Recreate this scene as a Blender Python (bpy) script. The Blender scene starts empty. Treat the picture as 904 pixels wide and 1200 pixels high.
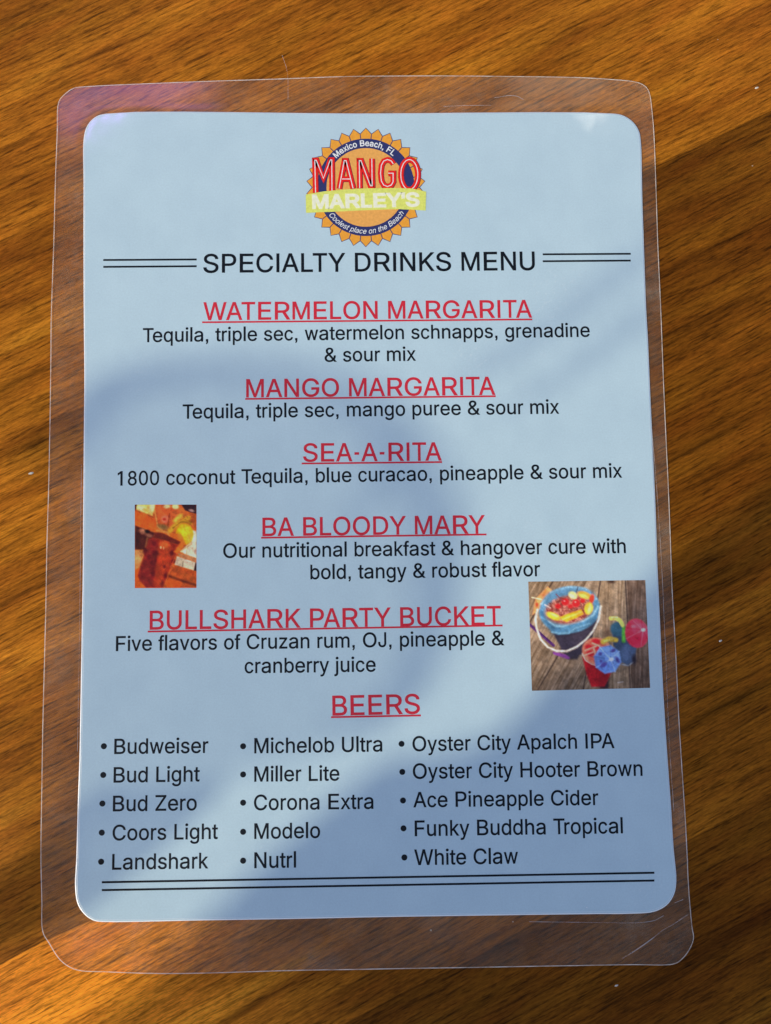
import bpy, math, random
import numpy as np
from mathutils import Vector, Matrix
from mathutils.geometry import delaunay_2d_cdt

random.seed(7)
S = bpy.context.scene
COL = S.collection

# ---------------------------------------------------------------- camera
cam_data = bpy.data.cameras.new('camera')
cam = bpy.data.objects.new('camera', cam_data)
COL.objects.link(cam)
CAM_LOC = Vector((0.0013174, -0.0263099, 0.2795580))
CAM_ROT = Matrix(((0.99980856, 0.01281575, -0.01478496),
                  (-0.01391694, 0.99693742, -0.0769552),
                  (0.01375345, 0.07714623, 0.99692492)))
cam.matrix_world = Matrix.Translation(CAM_LOC) @ CAM_ROT.to_4x4()
cam_data.sensor_fit = 'VERTICAL'
cam_data.sensor_height = 36.0
cam_data.lens = 36.0 * 902 / 1200
cam_data.clip_start = 0.005
cam_data.clip_end = 100
S.camera = cam

# ---------------------------------------------------------------- light
SUN_AZ = math.radians(215)          # where the sun stands, from +X towards +Y
SUN_EL = math.radians(36)
TO_SUN = Vector((math.cos(SUN_EL) * math.cos(SUN_AZ), math.cos(SUN_EL) * math.sin(SUN_AZ), math.sin(SUN_EL)))
world = bpy.data.worlds.new('World')
S.world = world
world.use_nodes = True
wn = world.node_tree
sky = wn.nodes.new('ShaderNodeTexSky')
sky.sky_type = 'NISHITA'
sky.sun_disc = False
sky.sun_elevation = SUN_EL
sky.sun_rotation = math.pi / 2 - SUN_AZ
sky.dust_density = 1.5
wn.nodes['Background'].inputs['Strength'].default_value = 0.14
wn.links.new(sky.outputs[0], wn.nodes['Background'].inputs['Color'])
sun_data = bpy.data.lights.new('sun', 'SUN')
sun_data.energy = 2.34
sun_data.angle = math.radians(1.5)
sun_data.color = (1.0, 0.92, 0.66)
sun = bpy.data.objects.new('sun', sun_data)
sun.rotation_euler = TO_SUN.to_track_quat('Z', 'Y').to_euler()
COL.objects.link(sun)
S.view_settings.view_transform = 'Standard'
S.view_settings.look = 'None'
S.view_settings.exposure = 0.0
S.view_settings.gamma = 1.0


# ---------------------------------------------------------------- helpers
def P(px, py):
    """Point on the table plane that the photograph shows at pixel (px, py)."""
    d = CAM_ROT @ Vector(((px - 452) / 902, -(py - 600) / 902, -1.0))
    k = -CAM_LOC.z / d.z
    return Vector((CAM_LOC.x + k * d.x, CAM_LOC.y + k * d.y))


def lin(c):
    return tuple((v / 255 / 12.92) if v / 255 <= .04045 else ((v / 255 + .055) / 1.055) ** 2.4 for v in c)


class MB:
    def __init__(self):
        self.v, self.f = [], []

    def add(self, verts, faces):
        n = len(self.v)
        self.v += [tuple(p) for p in verts]
        self.f += [tuple(i + n for i in f) for f in faces]

    def build(self, name, mat, parent=None, smooth=False):
        me = bpy.data.meshes.new(name)
        me.from_pydata(self.v, [], self.f)
        if mat:
            me.materials.append(mat)
        if smooth:
            for p in me.polygons:
                p.use_smooth = True
        me.update()
        o = bpy.data.objects.new(name, me)
        COL.objects.link(o)
        o.parent = parent
        return o


def fill(polys):
    """Triangles of 2-D contours under the non-zero rule."""
    vs, es = [], []
    for p in polys:
        n = len(vs)
        vs += [Vector(q) for q in p]
        es += [(n + i, n + (i + 1) % len(p)) for i in range(len(p))]
    ov, _, of, *_ = delaunay_2d_cdt(vs, es, [], 0, 1e-7)
    keep = []
    for f in of:
        c = sum((ov[i] for i in f), Vector((0, 0))) / len(f)
        w = 0
        for p in polys:
            for i in range(len(p)):
                (x0, y0), (x1, y1) = p[i], p[(i + 1) % len(p)]
                cr = (x1 - x0) * (c.y - y0) - (y1 - y0) * (c.x - x0)
                if y0 <= c.y < y1 and cr > 0:
                    w += 1
                elif y1 <= c.y < y0 and cr < 0:
                    w -= 1
        if w:
            a, b, d = ov[f[0]], ov[f[1]], ov[f[2]]
            keep.append(tuple(f) if (b - a).cross(d - a) > 0 else tuple(reversed(f)))
    return ov, keep


def sheet(mb, polys, z):
    ov, of = fill(polys)
    mb.add([(p.x, p.y, z) for p in ov], of)


def ribbon(pts, w, closed=False, w2=None):
    """Left and right rails of a stroke of width w along 2-D points."""
    n = len(pts)
    L, R = [], []
    for i in range(n):
        a = pts[i - 1] if (i > 0 or closed) else pts[i]
        b = pts[(i + 1) % n] if (i < n - 1 or closed) else pts[i]
        d0, d1 = pts[i] - a, b - pts[i]
        d0 = d0.normalized() if d0.length > 1e-12 else d1.normalized()
        d1 = d1.normalized() if d1.length > 1e-12 else d0
        n0, n1 = Vector((-d0.y, d0.x)), Vector((-d1.y, d1.x))
        m = n0 + n1
        m = m.normalized() if m.length > 1e-6 else n0
        k = min(1 / max(m.dot(n0), .35), 1.9)
        L.append(pts[i] + m * (w / 2 * k))
        R.append(pts[i] - m * ((w if w2 is None else w2) / 2 * k))
    return L, R


def stroke(mb, pts, w, z, closed=False):
    pts = [Vector(p) for p in pts]
    L, R = ribbon(pts, w, closed)
    n = len(pts)
    vs = [(p.x, p.y, z) for p in L] + [(p.x, p.y, z) for p in R]
    m = n if closed else n - 1
    mb.add(vs, [(n + i, n + (i + 1) % n, (i + 1) % n, i) for i in range(m)])


def smooth_path(pts, closed=True, per=5):
    pts = [Vector(p) for p in pts]
    n = len(pts)
    out = []
    for i in range(n if closed else n - 1):
        p0 = pts[i - 1] if (closed or i > 0) else pts[i]
        p1, p2 = pts[i], pts[(i + 1) % n]
        p3 = pts[(i + 2) % n] if (closed or i < n - 2) else p2
        # centripetal Catmull-Rom keeps long straight edges straight beside tight corners
        t0 = 0
        t1 = t0 + max((p1 - p0).length, 1e-9) ** .5
        t2 = t1 + max((p2 - p1).length, 1e-9) ** .5
        t3 = t2 + max((p3 - p2).length, 1e-9) ** .5
        for k in range(per):
            t = t1 + (t2 - t1) * k / per
            if (p1 - p0).length < 1e-9 or (p3 - p2).length < 1e-9:
                out.append(p1.lerp(p2, k / per))
                continue
            A1 = p0 * ((t1 - t) / (t1 - t0)) + p1 * ((t - t0) / (t1 - t0))
            A2 = p1 * ((t2 - t) / (t2 - t1)) + p2 * ((t - t1) / (t2 - t1))
            A3 = p2 * ((t3 - t) / (t3 - t2)) + p3 * ((t - t2) / (t3 - t2))
            B1 = A1 * ((t2 - t) / (t2 - t0)) + A2 * ((t - t0) / (t2 - t0))
            B2 = A2 * ((t3 - t) / (t3 - t1)) + A3 * ((t - t1) / (t3 - t1))
            out.append(B1 * ((t2 - t) / (t2 - t1)) + B2 * ((t - t1) / (t2 - t1)))
    if not closed:
        out.append(pts[-1])
    return out



def bar_lamp(name, px, size, h, power, col, spin=0.0):
    """A small lit lamp of the bar overhead, whose mirror image the film shows at pixel px."""
    p = P(*px)
    q = p + (p - Vector((CAM_LOC.x, CAM_LOC.y))) * (h / CAM_LOC.z)
    l_ = bpy.data.lights.new(name, 'AREA')
    l_.shape = 'RECTANGLE'
    l_.size, l_.size_y = size
    l_.energy = power
    l_.color = col
    o = bpy.data.objects.new(name, l_)
    o.location = (q.x, q.y, h)
    d = o.location - Vector((p.x, p.y, 0))
    o.rotation_euler = d.to_track_quat('Z', 'Y').to_euler()
    o.rotation_euler.z += spin
    COL.objects.link(o)


bar_lamp('purple_neon_lamp', (165, 109), (.26, .045), 1.0, .80, (.50, .22, 1.0))
bar_lamp('ceiling_lamp', (650, 100), (.20, .035), 1.0, .30, (1.0, .90, .74), -.12)

# ---------------------------------------------------------------- materials
def new_mat(name):
    m = bpy.data.materials.new(name)
    m.use_nodes = True
    nt = m.node_tree
    return m, nt, nt.nodes['Principled BSDF'], nt.nodes['Material Output']


def nd(nt, kind, **kw):
    n = nt.nodes.new(kind)
    for k, v in kw.items():
        if k in n.inputs.keys():
            n.inputs[k].default_value = v
        else:
            setattr(n, k, v)
    return n


def mapped(nt, scale=(1, 1, 1), rot=0.0, loc=(0, 0, 0)):
    g = nd(nt, 'ShaderNodeNewGeometry')
    r = nd(nt, 'ShaderNodeMapping', vector_type='POINT')
    r.inputs['Rotation'].default_value = (0, 0, -rot)
    s = nd(nt, 'ShaderNodeMapping', vector_type='POINT')
    s.inputs['Scale'].default_value = scale
    s.inputs['Location'].default_value = loc
    nt.links.new(g.outputs['Position'], r.inputs['Vector'])
    nt.links.new(r.outputs[0], s.inputs['Vector'])
    return s.outputs[0]


def noise(nt, vec, scale=1.0, detail=3.0, rough=.55, dist=0.0):
    n = nd(nt, 'ShaderNodeTexNoise', Scale=scale, Detail=detail, Roughness=rough, Distortion=dist)
    nt.links.new(vec, n.inputs['Vector'])
    return n.outputs['Fac']


def ramp(nt, fac, stops, interp='LINEAR'):
    top = max(max(c) if isinstance(c, (tuple, list)) else c for _, c in stops)
    if top > 1:
        stops = [(p, tuple(v / top for v in c) if isinstance(c, (tuple, list)) else c / top) for p, c in stops]
    r = nd(nt, 'ShaderNodeValToRGB')
    r.color_ramp.interpolation = interp
    e = r.color_ramp.elements
    while len(e) < len(stops):
        e.new(.5)
    for i, (p, c) in enumerate(stops):
        e[i].position = p
        e[i].color = (*c, 1) if isinstance(c, (tuple, list)) else (c, c, c, 1)
    nt.links.new(fac, r.inputs['Fac'])
    if top > 1:
        s = nd(nt, 'ShaderNodeVectorMath', operation='SCALE')
        s.inputs['Scale'].default_value = top
        nt.links.new(r.outputs['Color'], s.inputs[0])
        return s.outputs[0]
    return r.outputs['Color']


def mix(nt, a, b, fac, mode='MIX'):
    m = nd(nt, 'ShaderNodeMix', data_type='RGBA', blend_type=mode)
    for sock, v in ((m.inputs[6], a), (m.inputs[7], b), (m.inputs[0], fac)):
        if hasattr(v, 'is_linked'):
            nt.links.new(v, sock)
        else:
            sock.default_value = v if not isinstance(v, tuple) else (*v[:3], 1)
    return m.outputs[2]


def math_n(nt, op, a, b=0.0):
    m = nd(nt, 'ShaderNodeMath', operation=op)
    for i, v in enumerate((a, b)):
        if hasattr(v, 'is_linked'):
            nt.links.new(v, m.inputs[i])
        else:
            m.inputs[i].default_value = v
    return m.outputs[0]


GRAIN = math.radians(25.5)


def wood_material():
    m, nt, b, out = new_mat('varnished_wood')
    L = nt.links
    broad = noise(nt, mapped(nt, (6, 62, 1), GRAIN), 1, 4, .55, .5)
    streak = noise(nt, mapped(nt, (17, 420, 1), GRAIN - .02), 1, 5, .62, .35)
    pores = noise(nt, mapped(nt, (75, 1000, 1), GRAIN + .03), 1, 3, .62, .2)
    fine = noise(nt, mapped(nt, (420, 2300, 1), GRAIN), 1, 2, .6)
    hue = noise(nt, mapped(nt, (30, 110, 1), GRAIN, (7, 3, 0)), 1, 3, .6, .5)
    cloud = noise(nt, mapped(nt, (9, 14, 1), GRAIN), 1, 3, .5)
    base = ramp(nt, broad, [(.26, (.130, .036, .0030)), (.42, (.250, .077, .0058)), (.60, (.345, .116, .0086)), (.78, (.47, .182, .0145))])
    st = ramp(nt, streak, [(.32, .60), (.47, .96), (.68, 1.20)])
    c = mix(nt, base, st, .85, 'MULTIPLY')
    po = ramp(nt, pores, [(.32, .26), (.42, .72), (.51, 1.0), (.70, 1.26)])
    c = mix(nt, c, po, .9, 'MULTIPLY')
    fi = ramp(nt, fine, [(.30, .66), (.50, 1.0), (.70, 1.30)])
    c = mix(nt, c, fi, .75, 'MULTIPLY')
    c = mix(nt, c, ramp(nt, hue, [(.32, (1.02, .95, .97)), (.50, (1, 1, 1)), (.68, (1.0, 1.03, .95))]), 1.0, 'MULTIPLY')
    dash = noise(nt, mapped(nt, (190, 1750, 1), GRAIN - .01, (2, 5, 0)), 1, 1, .5)
    c = mix(nt, c, ramp(nt, dash, [(.31, .50), (.42, 1.0), (.62, 1.0), (.72, 1.15)]), .72, 'MULTIPLY')
    cl = ramp(nt, cloud, [(.30, .70), (.52, 1.0), (.72, 1.20)])
    c = mix(nt, c, cl, .8, 'MULTIPLY')
    # staves glued side by side: each its own tone, one raised for sunlight, a fine dark line at each joint
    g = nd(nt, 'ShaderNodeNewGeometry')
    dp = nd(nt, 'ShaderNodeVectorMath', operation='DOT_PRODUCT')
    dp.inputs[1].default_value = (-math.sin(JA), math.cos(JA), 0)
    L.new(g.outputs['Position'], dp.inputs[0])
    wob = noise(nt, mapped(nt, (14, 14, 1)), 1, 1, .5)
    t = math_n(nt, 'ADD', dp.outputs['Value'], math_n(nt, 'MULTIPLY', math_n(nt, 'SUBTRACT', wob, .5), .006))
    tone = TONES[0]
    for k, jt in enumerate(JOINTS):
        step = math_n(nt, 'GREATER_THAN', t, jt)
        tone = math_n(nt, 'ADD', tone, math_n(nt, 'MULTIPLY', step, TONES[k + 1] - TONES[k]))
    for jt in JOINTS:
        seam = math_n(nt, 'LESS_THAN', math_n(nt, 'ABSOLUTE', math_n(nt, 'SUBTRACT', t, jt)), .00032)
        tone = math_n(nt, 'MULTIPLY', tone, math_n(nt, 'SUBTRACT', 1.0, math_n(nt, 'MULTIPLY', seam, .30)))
    # half-shade and fading sunlight painted into two staves along their length
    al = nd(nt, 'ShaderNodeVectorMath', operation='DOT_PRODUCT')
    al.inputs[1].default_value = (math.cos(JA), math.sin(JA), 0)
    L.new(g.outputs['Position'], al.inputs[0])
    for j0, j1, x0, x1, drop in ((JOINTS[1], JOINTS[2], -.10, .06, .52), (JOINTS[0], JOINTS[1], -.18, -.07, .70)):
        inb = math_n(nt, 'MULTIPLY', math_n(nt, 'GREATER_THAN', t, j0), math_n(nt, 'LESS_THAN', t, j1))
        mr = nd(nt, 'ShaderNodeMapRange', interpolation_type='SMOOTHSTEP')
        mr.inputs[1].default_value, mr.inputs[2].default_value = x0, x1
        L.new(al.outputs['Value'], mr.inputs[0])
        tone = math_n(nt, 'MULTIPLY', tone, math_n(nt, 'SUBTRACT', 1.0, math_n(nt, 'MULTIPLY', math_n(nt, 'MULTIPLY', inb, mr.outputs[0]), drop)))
    # dark mineral streaks along the grain
    for sx, sy, la, lt in ((36, 437, .016, .0013), (120, 60, .03, .0009), (860, 820, .02, .0014), (820, 520, .025, .0010), (300, 1180, .02, .0012), (20, 700, .02, .0009)):
        q = P(sx, sy)
        da = math_n(nt, 'MULTIPLY', math_n(nt, 'SUBTRACT', al.outputs['Value'], q.x * math.cos(JA) + q.y * math.sin(JA)), 1 / la)
        dt = math_n(nt, 'MULTIPLY', math_n(nt, 'SUBTRACT', t, q.dot(JN)), 1 / lt)
        d2 = math_n(nt, 'ADD', math_n(nt, 'MULTIPLY', da, da), math_n(nt, 'MULTIPLY', dt, dt))
        k = math_n(nt, 'POWER', 2.718, math_n(nt, 'MULTIPLY', d2, -1.0))
        k = math_n(nt, 'MULTIPLY', k, math_n(nt, 'MULTIPLY', streak, 1.1))
        tone = math_n(nt, 'MULTIPLY', tone, math_n(nt, 'SUBTRACT', 1.0, k))
    vs_ = nd(nt, 'ShaderNodeVectorMath', operation='SCALE')
    L.new(c, vs_.inputs[0])
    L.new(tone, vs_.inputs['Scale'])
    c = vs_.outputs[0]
    # pale dust specks and tiny nicks
    vo = nd(nt, 'ShaderNodeTexVoronoi', Scale=95.0)
    L.new(mapped(nt, (1, 1, 1)), vo.inputs['Vector'])
    sel = nd(nt, 'ShaderNodeSeparateColor')
    L.new(vo.outputs['Color'], sel.inputs[0])
    near = math_n(nt, 'LESS_THAN', vo.outputs['Distance'], math_n(nt, 'MULTIPLY', sel.outputs[1], .035))
    pick = math_n(nt, 'GREATER_THAN', sel.outputs[0], .80)
    c = mix(nt, c, (.55, .42, .30), math_n(nt, 'MULTIPLY', math_n(nt, 'MULTIPLY', near, pick), .8))
    L.new(c, b.inputs['Base Color'])
    b.inputs['Roughness'].default_value = .42
    b.inputs['Specular IOR Level'].default_value = .05
    bp = nd(nt, 'ShaderNodeBump', Strength=.25, Distance=.0002)
    L.new(pores, bp.inputs['Height'])
    L.new(bp.outputs[0], b.inputs['Normal'])
    return m


def coat(nt, b, rough=.06, amt=.45):
    """The clear film that is fused to the printed sheet."""
    b.inputs['Coat Weight'].default_value = amt
    b.inputs['Coat Roughness'].default_value = rough
    b.inputs['Coat IOR'].default_value = 1.5
    b.inputs['Specular IOR Level'].default_value = .1
    b.inputs['Roughness'].default_value = .6
    w = noise(nt, mapped(nt, (26, 34, 1), .6), 1, 3, .5, .8)
    bp = nd(nt, 'ShaderNodeBump', Strength=.12, Distance=.0016)
    nt.links.new(w, bp.inputs['Height'])
    nt.links.new(bp.outputs[0], b.inputs['Coat Normal'])


def paper_material():
    m, nt, b, out = new_mat('pale_blue_paper')
    blot = noise(nt, mapped(nt, (70, 55, 1)), 1, 4, .6)
    c = ramp(nt, blot, [(.32, PAPER_LO), (.68, PAPER_HI)])
    grain = noise(nt, mapped(nt, (1500, 1500, 1)), 1, 2, .6)
    c = mix(nt, c, ramp(nt, grain, [(.3, .955), (.7, 1.04)]), .8, 'MULTIPLY')
    vo = nd(nt, 'ShaderNodeTexVoronoi', Scale=75.0)
    nt.links.new(mapped(nt, (1, 1, 1), .9), vo.inputs['Vector'])
    sel = nd(nt, 'ShaderNodeSeparateColor')
    nt.links.new(vo.outputs['Color'], sel.inputs[0])
    near = math_n(nt, 'LESS_THAN', vo.outputs['Distance'], math_n(nt, 'MULTIPLY', sel.outputs[1], .028))
    pick = math_n(nt, 'GREATER_THAN', sel.outputs[0], .82)
    c = mix(nt, c, (.85, .88, .90), math_n(nt, 'MULTIPLY', math_n(nt, 'MULTIPLY', near, pick), .7))
    # greasy smears and trapped bubbles: pale flecks gathered in a few places
    where = ramp(nt, noise(nt, mapped(nt, (24, 20, 1), .5, (5, 9, 0)), 1, 2, .5), [(.56, 0.0), (.72, 1.0)])
    flecks = ramp(nt, noise(nt, mapped(nt, (520, 760, 1), .7), 1, 3, .7), [(.56, 0.0), (.68, 1.0)])
    c = mix(nt, c, (.82, .87, .89), math_n(nt, 'MULTIPLY', math_n(nt, 'MULTIPLY', where, flecks), .30))
    nt.links.new(c, b.inputs['Base Color'])
    coat(nt, b)
    return m


def ink(name, col):
    m, nt, b, out = new_mat(name)
    n = noise(nt, mapped(nt, (900, 900, 1)), 1, 2, .6)
    lo = tuple(v * .9 for v in col)
    hi = tuple(min(v * 1.1, 1) for v in col)
    nt.links.new(ramp(nt, n, [(.3, lo), (.7, hi)]), b.inputs['Base Color'])
    coat(nt, b)
    return m


def photo_material():
    m, nt, b, out = new_mat('printed_picture')
    a = nd(nt, 'ShaderNodeAttribute', attribute_name='print')
    nt.links.new(a.outputs['Color'], b.inputs['Base Color'])
    coat(nt, b)
    return m


def film_material():
    """Clear lamination film: lets the wood through, with a sheen, and a milky haze blotched to imitate reflections."""
    m, nt, b, out = new_mat('clear_film')
    L = nt.links
    tr = nd(nt, 'ShaderNodeBsdfTransparent')
    tr.inputs[0].default_value = (.985, .978, .965, 1)
    gl = nd(nt, 'ShaderNodeBsdfGlossy', Roughness=.13)
    di = nd(nt, 'ShaderNodeBsdfDiffuse')
    di.inputs[0].default_value = (.80, .64, .48, 1)
    lw = nd(nt, 'ShaderNodeLayerWeight')
    fr = math_n(nt, 'ADD', math_n(nt, 'MULTIPLY', math_n(nt, 'POWER', lw.outputs['Facing'], 5.0), .6), .013)
    wav = noise(nt, mapped(nt, (16, 30, 1), GRAIN + .5), 1, 1, .5, .6)
    bp = nd(nt, 'ShaderNodeBump', Strength=.12, Distance=.0012)
    L.new(wav, bp.inputs['Height'])
    L.new(bp.outputs[0], gl.inputs['Normal'])
    sm = noise(nt, mapped(nt, (34, 34, 1), .3, (3, 1, 0)), 1, 4, .6, .9)
    fine = noise(nt, mapped(nt, (420, 420, 1)), 1, 3, .65)
    haze = ramp(nt, sm, [(.36, .022), (.55, .042), (.66, .07), (.78, .12)])  # milky film, its blotches painted in as patchy reflections
    haze = mix(nt, haze, ramp(nt, fine, [(.35, .7), (.7, 1.5)]), .8, 'MULTIPLY')
    vo = nd(nt, 'ShaderNodeTexVoronoi', Scale=150.0)
    L.new(mapped(nt, (1, 1, 1), .4), vo.inputs['Vector'])
    sel = nd(nt, 'ShaderNodeSeparateColor')
    L.new(vo.outputs['Color'], sel.inputs[0])
    near = math_n(nt, 'LESS_THAN', vo.outputs['Distance'], math_n(nt, 'MULTIPLY', sel.outputs[1], .06))
    pick = math_n(nt, 'GREATER_THAN', sel.outputs[0], .80)
    haze = math_n(nt, 'MAXIMUM', haze, math_n(nt, 'MULTIPLY', math_n(nt, 'MULTIPLY', near, pick), .6))
    m1 = nd(nt, 'ShaderNodeMixShader')
    L.new(haze, m1.inputs[0]); L.new(tr.outputs[0], m1.inputs[1]); L.new(di.outputs[0], m1.inputs[2])
    m2 = nd(nt, 'ShaderNodeMixShader')
    L.new(fr, m2.inputs[0]); L.new(m1.outputs[0], m2.inputs[1]); L.new(gl.outputs[0], m2.inputs[2])
    L.new(m2.outputs[0], out.inputs['Surface'])
    return m


def edge_material(name, col, lo, hi, scale):
    """Cut plastic edge: bright broken line."""
    m, nt, b, out = new_mat(name)
    b.inputs['Base Color'].default_value = (*col, 1)
    b.inputs['Roughness'].default_value = .25
    tr = nd(nt, 'ShaderNodeBsdfTransparent')
    n = noise(nt, mapped(nt, (scale, scale, 1)), 1, 4, .7)
    mx = nd(nt, 'ShaderNodeMixShader')
    nt.links.new(ramp(nt, n, [(.35, lo), (.68, hi)]), mx.inputs[0])
    nt.links.new(tr.outputs[0], mx.inputs[1]); nt.links.new(b.outputs[0], mx.inputs[2])
    nt.links.new(mx.outputs[0], out.inputs['Surface'])
    return m


def rim_material():
    """Rounded clear rim round the sheet: pipes and mirrors the light that falls on it."""
    m, nt, b, out = new_mat('sheet_rim')
    b.inputs['Base Color'].default_value = (.93, .95, .96, 1)
    gl = nd(nt, 'ShaderNodeBsdfGlossy', Roughness=.35)
    gl.inputs[0].default_value = (.95, .95, .95, 1)
    n = noise(nt, mapped(nt, (50, 50, 1)), 1, 4, .7)
    mx = nd(nt, 'ShaderNodeMixShader')
    nt.links.new(ramp(nt, n, [(.35, .10), (.7, .50)]), mx.inputs[0])
    nt.links.new(b.outputs[0], mx.inputs[1]); nt.links.new(gl.outputs[0], mx.inputs[2])
    nt.links.new(mx.outputs[0], out.inputs['Surface'])
    return m


def blocker_material(name, open_share):  # partly open material for the added sun-blocking panels
    m, nt, b, out = new_mat(name)
    n = noise(nt, mapped(nt, (900, 900, 900)), 1, 2, .5)
    nt.links.new(ramp(nt, n, [(.3, (.30, .32, .34)), (.7, (.42, .44, .46))]), b.inputs['Base Color'])
    b.inputs['Roughness'].default_value = .9
    if open_share:
        tr = nd(nt, 'ShaderNodeBsdfTransparent')
        mx = nd(nt, 'ShaderNodeMixShader')
        mx.inputs[0].default_value = open_share
        nt.links.new(b.outputs[0], mx.inputs[1]); nt.links.new(tr.outputs[0], mx.inputs[2])
        nt.links.new(mx.outputs[0], out.inputs['Surface'])
    return m


JA = math.radians(26.0)
JN = Vector((-math.sin(JA), math.cos(JA)))
JOINTS = sorted([P(80, 46).dot(JN), P(452, 350).dot(JN), P(848, 692).dot(JN), P(478, 1163).dot(JN)])
TONES = [.66, 3.7, 1.45, 1.52, 1.34]  # second tone is raised to paint in the sunlit band at lower left
PAPER_LO, PAPER_HI = (.525, .682, .755), (.565, .728, .795)
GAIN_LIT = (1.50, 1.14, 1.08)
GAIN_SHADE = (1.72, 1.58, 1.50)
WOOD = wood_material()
PAPER = paper_material()
BLACK = ink('black_ink', (.006, .008, .011))
RED = ink('red_ink', (.70, .028, .050))
FILM = film_material()
PHOTO = photo_material()

# ---------------------------------------------------------------- the table
mb = MB()
hw, hh, th, bv = 1.2, 0.9, .035, .004
rings = [(hw - bv, hh - bv, 0), (hw - bv * .3, hh - bv * .3, -bv * .3), (hw, hh, -bv), (hw, hh, -th)]
vs = []
for a, b_, z in rings:
    vs += [(-a, -b_, z), (a, -b_, z), (a, b_, z), (-a, b_, z)]
fs = [(0, 1, 2, 3), (15, 14, 13, 12)]
for k in range(3):
    fs += [(k * 4 + (i + 1) % 4, k * 4 + i, k * 4 + 4 + i, k * 4 + 4 + (i + 1) % 4) for i in range(4)]
mb.add(vs, fs)
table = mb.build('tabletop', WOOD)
table['kind'] = 'structure'
table['label'] = 'orange brown varnished wood tabletop with slanting dark grain'

# ---------------------------------------------------------------- the menu
menu = bpy.data.objects.new('laminated_menu', None)
COL.objects.link(menu)
menu['label'] = 'pale blue laminated drinks menu with rounded corners lying on the wood tabletop'
menu['category'] = 'menu'

CARD_PX = [(125, 135.3), (112.5, 139.5), (104, 149), (100.2, 163), (100, 215), (100, 315), (100.5, 390), (101, 445), (100.6, 495),
           (99.7, 595), (99.2, 670), (98, 740), (96.7, 815), (95.3, 890), (93.6, 935), (91.7, 1005), (90.3, 1040), (93.5, 1059),
           (102, 1071), (112, 1077), (122, 1078.2), (239, 1076.4), (350, 1074.6), (438, 1072.7), (563, 1070.8), (695.5, 1069),
           (740, 1068.6), (766, 1066.3), (780, 1059), (788, 1047.5), (790.8, 1032), (787.5, 992), (784.5, 942.5), (781, 895),
           (778, 850), (774.5, 790), (771.7, 727.5), (768.7, 662), (766.5, 595), (763.7, 532.5), (760.7, 470), (757.5, 395),
           (755.7, 365), (753, 290), (751, 227.5), (749.5, 168), (747.3, 155), (741, 145), (731, 138), (719, 135.2), (420, 135.1)]
POUCH_PX = [(87.5, 104.5), (77.5, 111), (70, 120), (68, 157), (65.7, 215), (63.7, 290), (61, 372), (60.5, 420), (59.5, 495),
            (58, 570), (56, 632), (55.4, 660), (54.5, 715), (53, 777), (51, 855), (50, 920), (49, 1005), (50, 1055), (51, 1091),
            (58.7, 1105), (70, 1122.5), (80, 1131), (93, 1136.3), (124, 1138), (173, 1139.8), (217, 1139.8), (350, 1136.2), (430, 1135),
            (540.6, 1133), (651, 1131), (743, 1129.6), (780, 1130), (792, 1128), (800, 1122), (807.5, 1112), (812.3, 1099), (810.5, 1085),
            (806.7, 1042), (803.7, 980), (800.7, 932), (798, 890), (795, 840), (791, 757), (787.5, 695), (785.4, 636), (783, 577), (780, 515),
            (777, 445), (774.2, 370), (770.7, 290), (768.7, 227.5), (765.7, 155), (763.7, 132.5), (760.5, 110), (756, 102.5), (746, 97.5),
            (714.6, 94), (678.7, 92), (619, 90.7), (539.4, 90), (419, 90.5), (338.7, 93), (279, 95), (179.5, 98.8), (104, 102.6)]
CARD = smooth_path([P(*p) for p in CARD_PX])
POUCH = smooth_path([P(*p) for p in POUCH_PX])


def ray_hit(poly, a):
    d = Vector((math.cos(a), math.sin(a)))
    best = 0
    for i in range(len(poly)):
        p, q = poly[i], poly[(i + 1) % len(poly)]
        e = q - p
        den = d.x * e.y - d.y * e.x
        if abs(den) < 1e-15:
            continue
        t = (p.x * e.y - p.y * e.x) / den
        s = (p.x * d.y - p.y * d.x) / den
        if t > 0 and -1e-9 <= s <= 1 + 1e-9:
            best = max(best, t)
    return d * best


angs = sorted(set([round(math.atan2(p.y, p.x), 6) for p in CARD + POUCH]))
CARD_R = [ray_hit(CARD, a) for a in angs]
POUCH_R = [ray_hit(POUCH, a) for a in angs]
N = len(angs)
ZC = .00065                                    # top of the printed sheet


def lift(p):
    """The laminate does not lie dead flat: slow waves of a few tenths of a millimetre."""
    return .00012 * math.sin(p.x * 61 + 1.3) * math.sin(p.y * 47) + .00008 * math.sin(p.x * 140 - p.y * 96)


mb = MB()                                      # printed sheet
top = [(p.x, p.y, ZC) for p in CARD]
n = len(CARD)
mb.add(top + [(p.x, p.y, .00006) for p in CARD],
       [tuple(range(n))] + [(i, n + i, n + (i + 1) % n, (i + 1) % n) for i in range(n)])
card = mb.build('printed_sheet', PAPER, menu)

EDGE = rim_material()
LW = .00092
mb = MB()                                      # pale cut edge of the sheet under the film
out_ = [p + p.normalized() * 0 for p in CARD]
Lr, Rr = ribbon(CARD, LW, True)

vs = [(p.x, p.y, ZC + .00002) for p in Lr] + [(p.x, p.y, ZC - .00024) for p in Rr]
ctr_in = Lr[0].length < Rr[0].length
if not ctr_in:
    vs = [(p.x, p.y, ZC + .00002) for p in Rr] + [(p.x, p.y, ZC - .00024) for p in Lr]
q = [(i, n + i, n + (i + 1) % n, (i + 1) % n) for i in range(n)]
mb.add(vs, q)
mb.build('sheet_edge', EDGE, menu)

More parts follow.
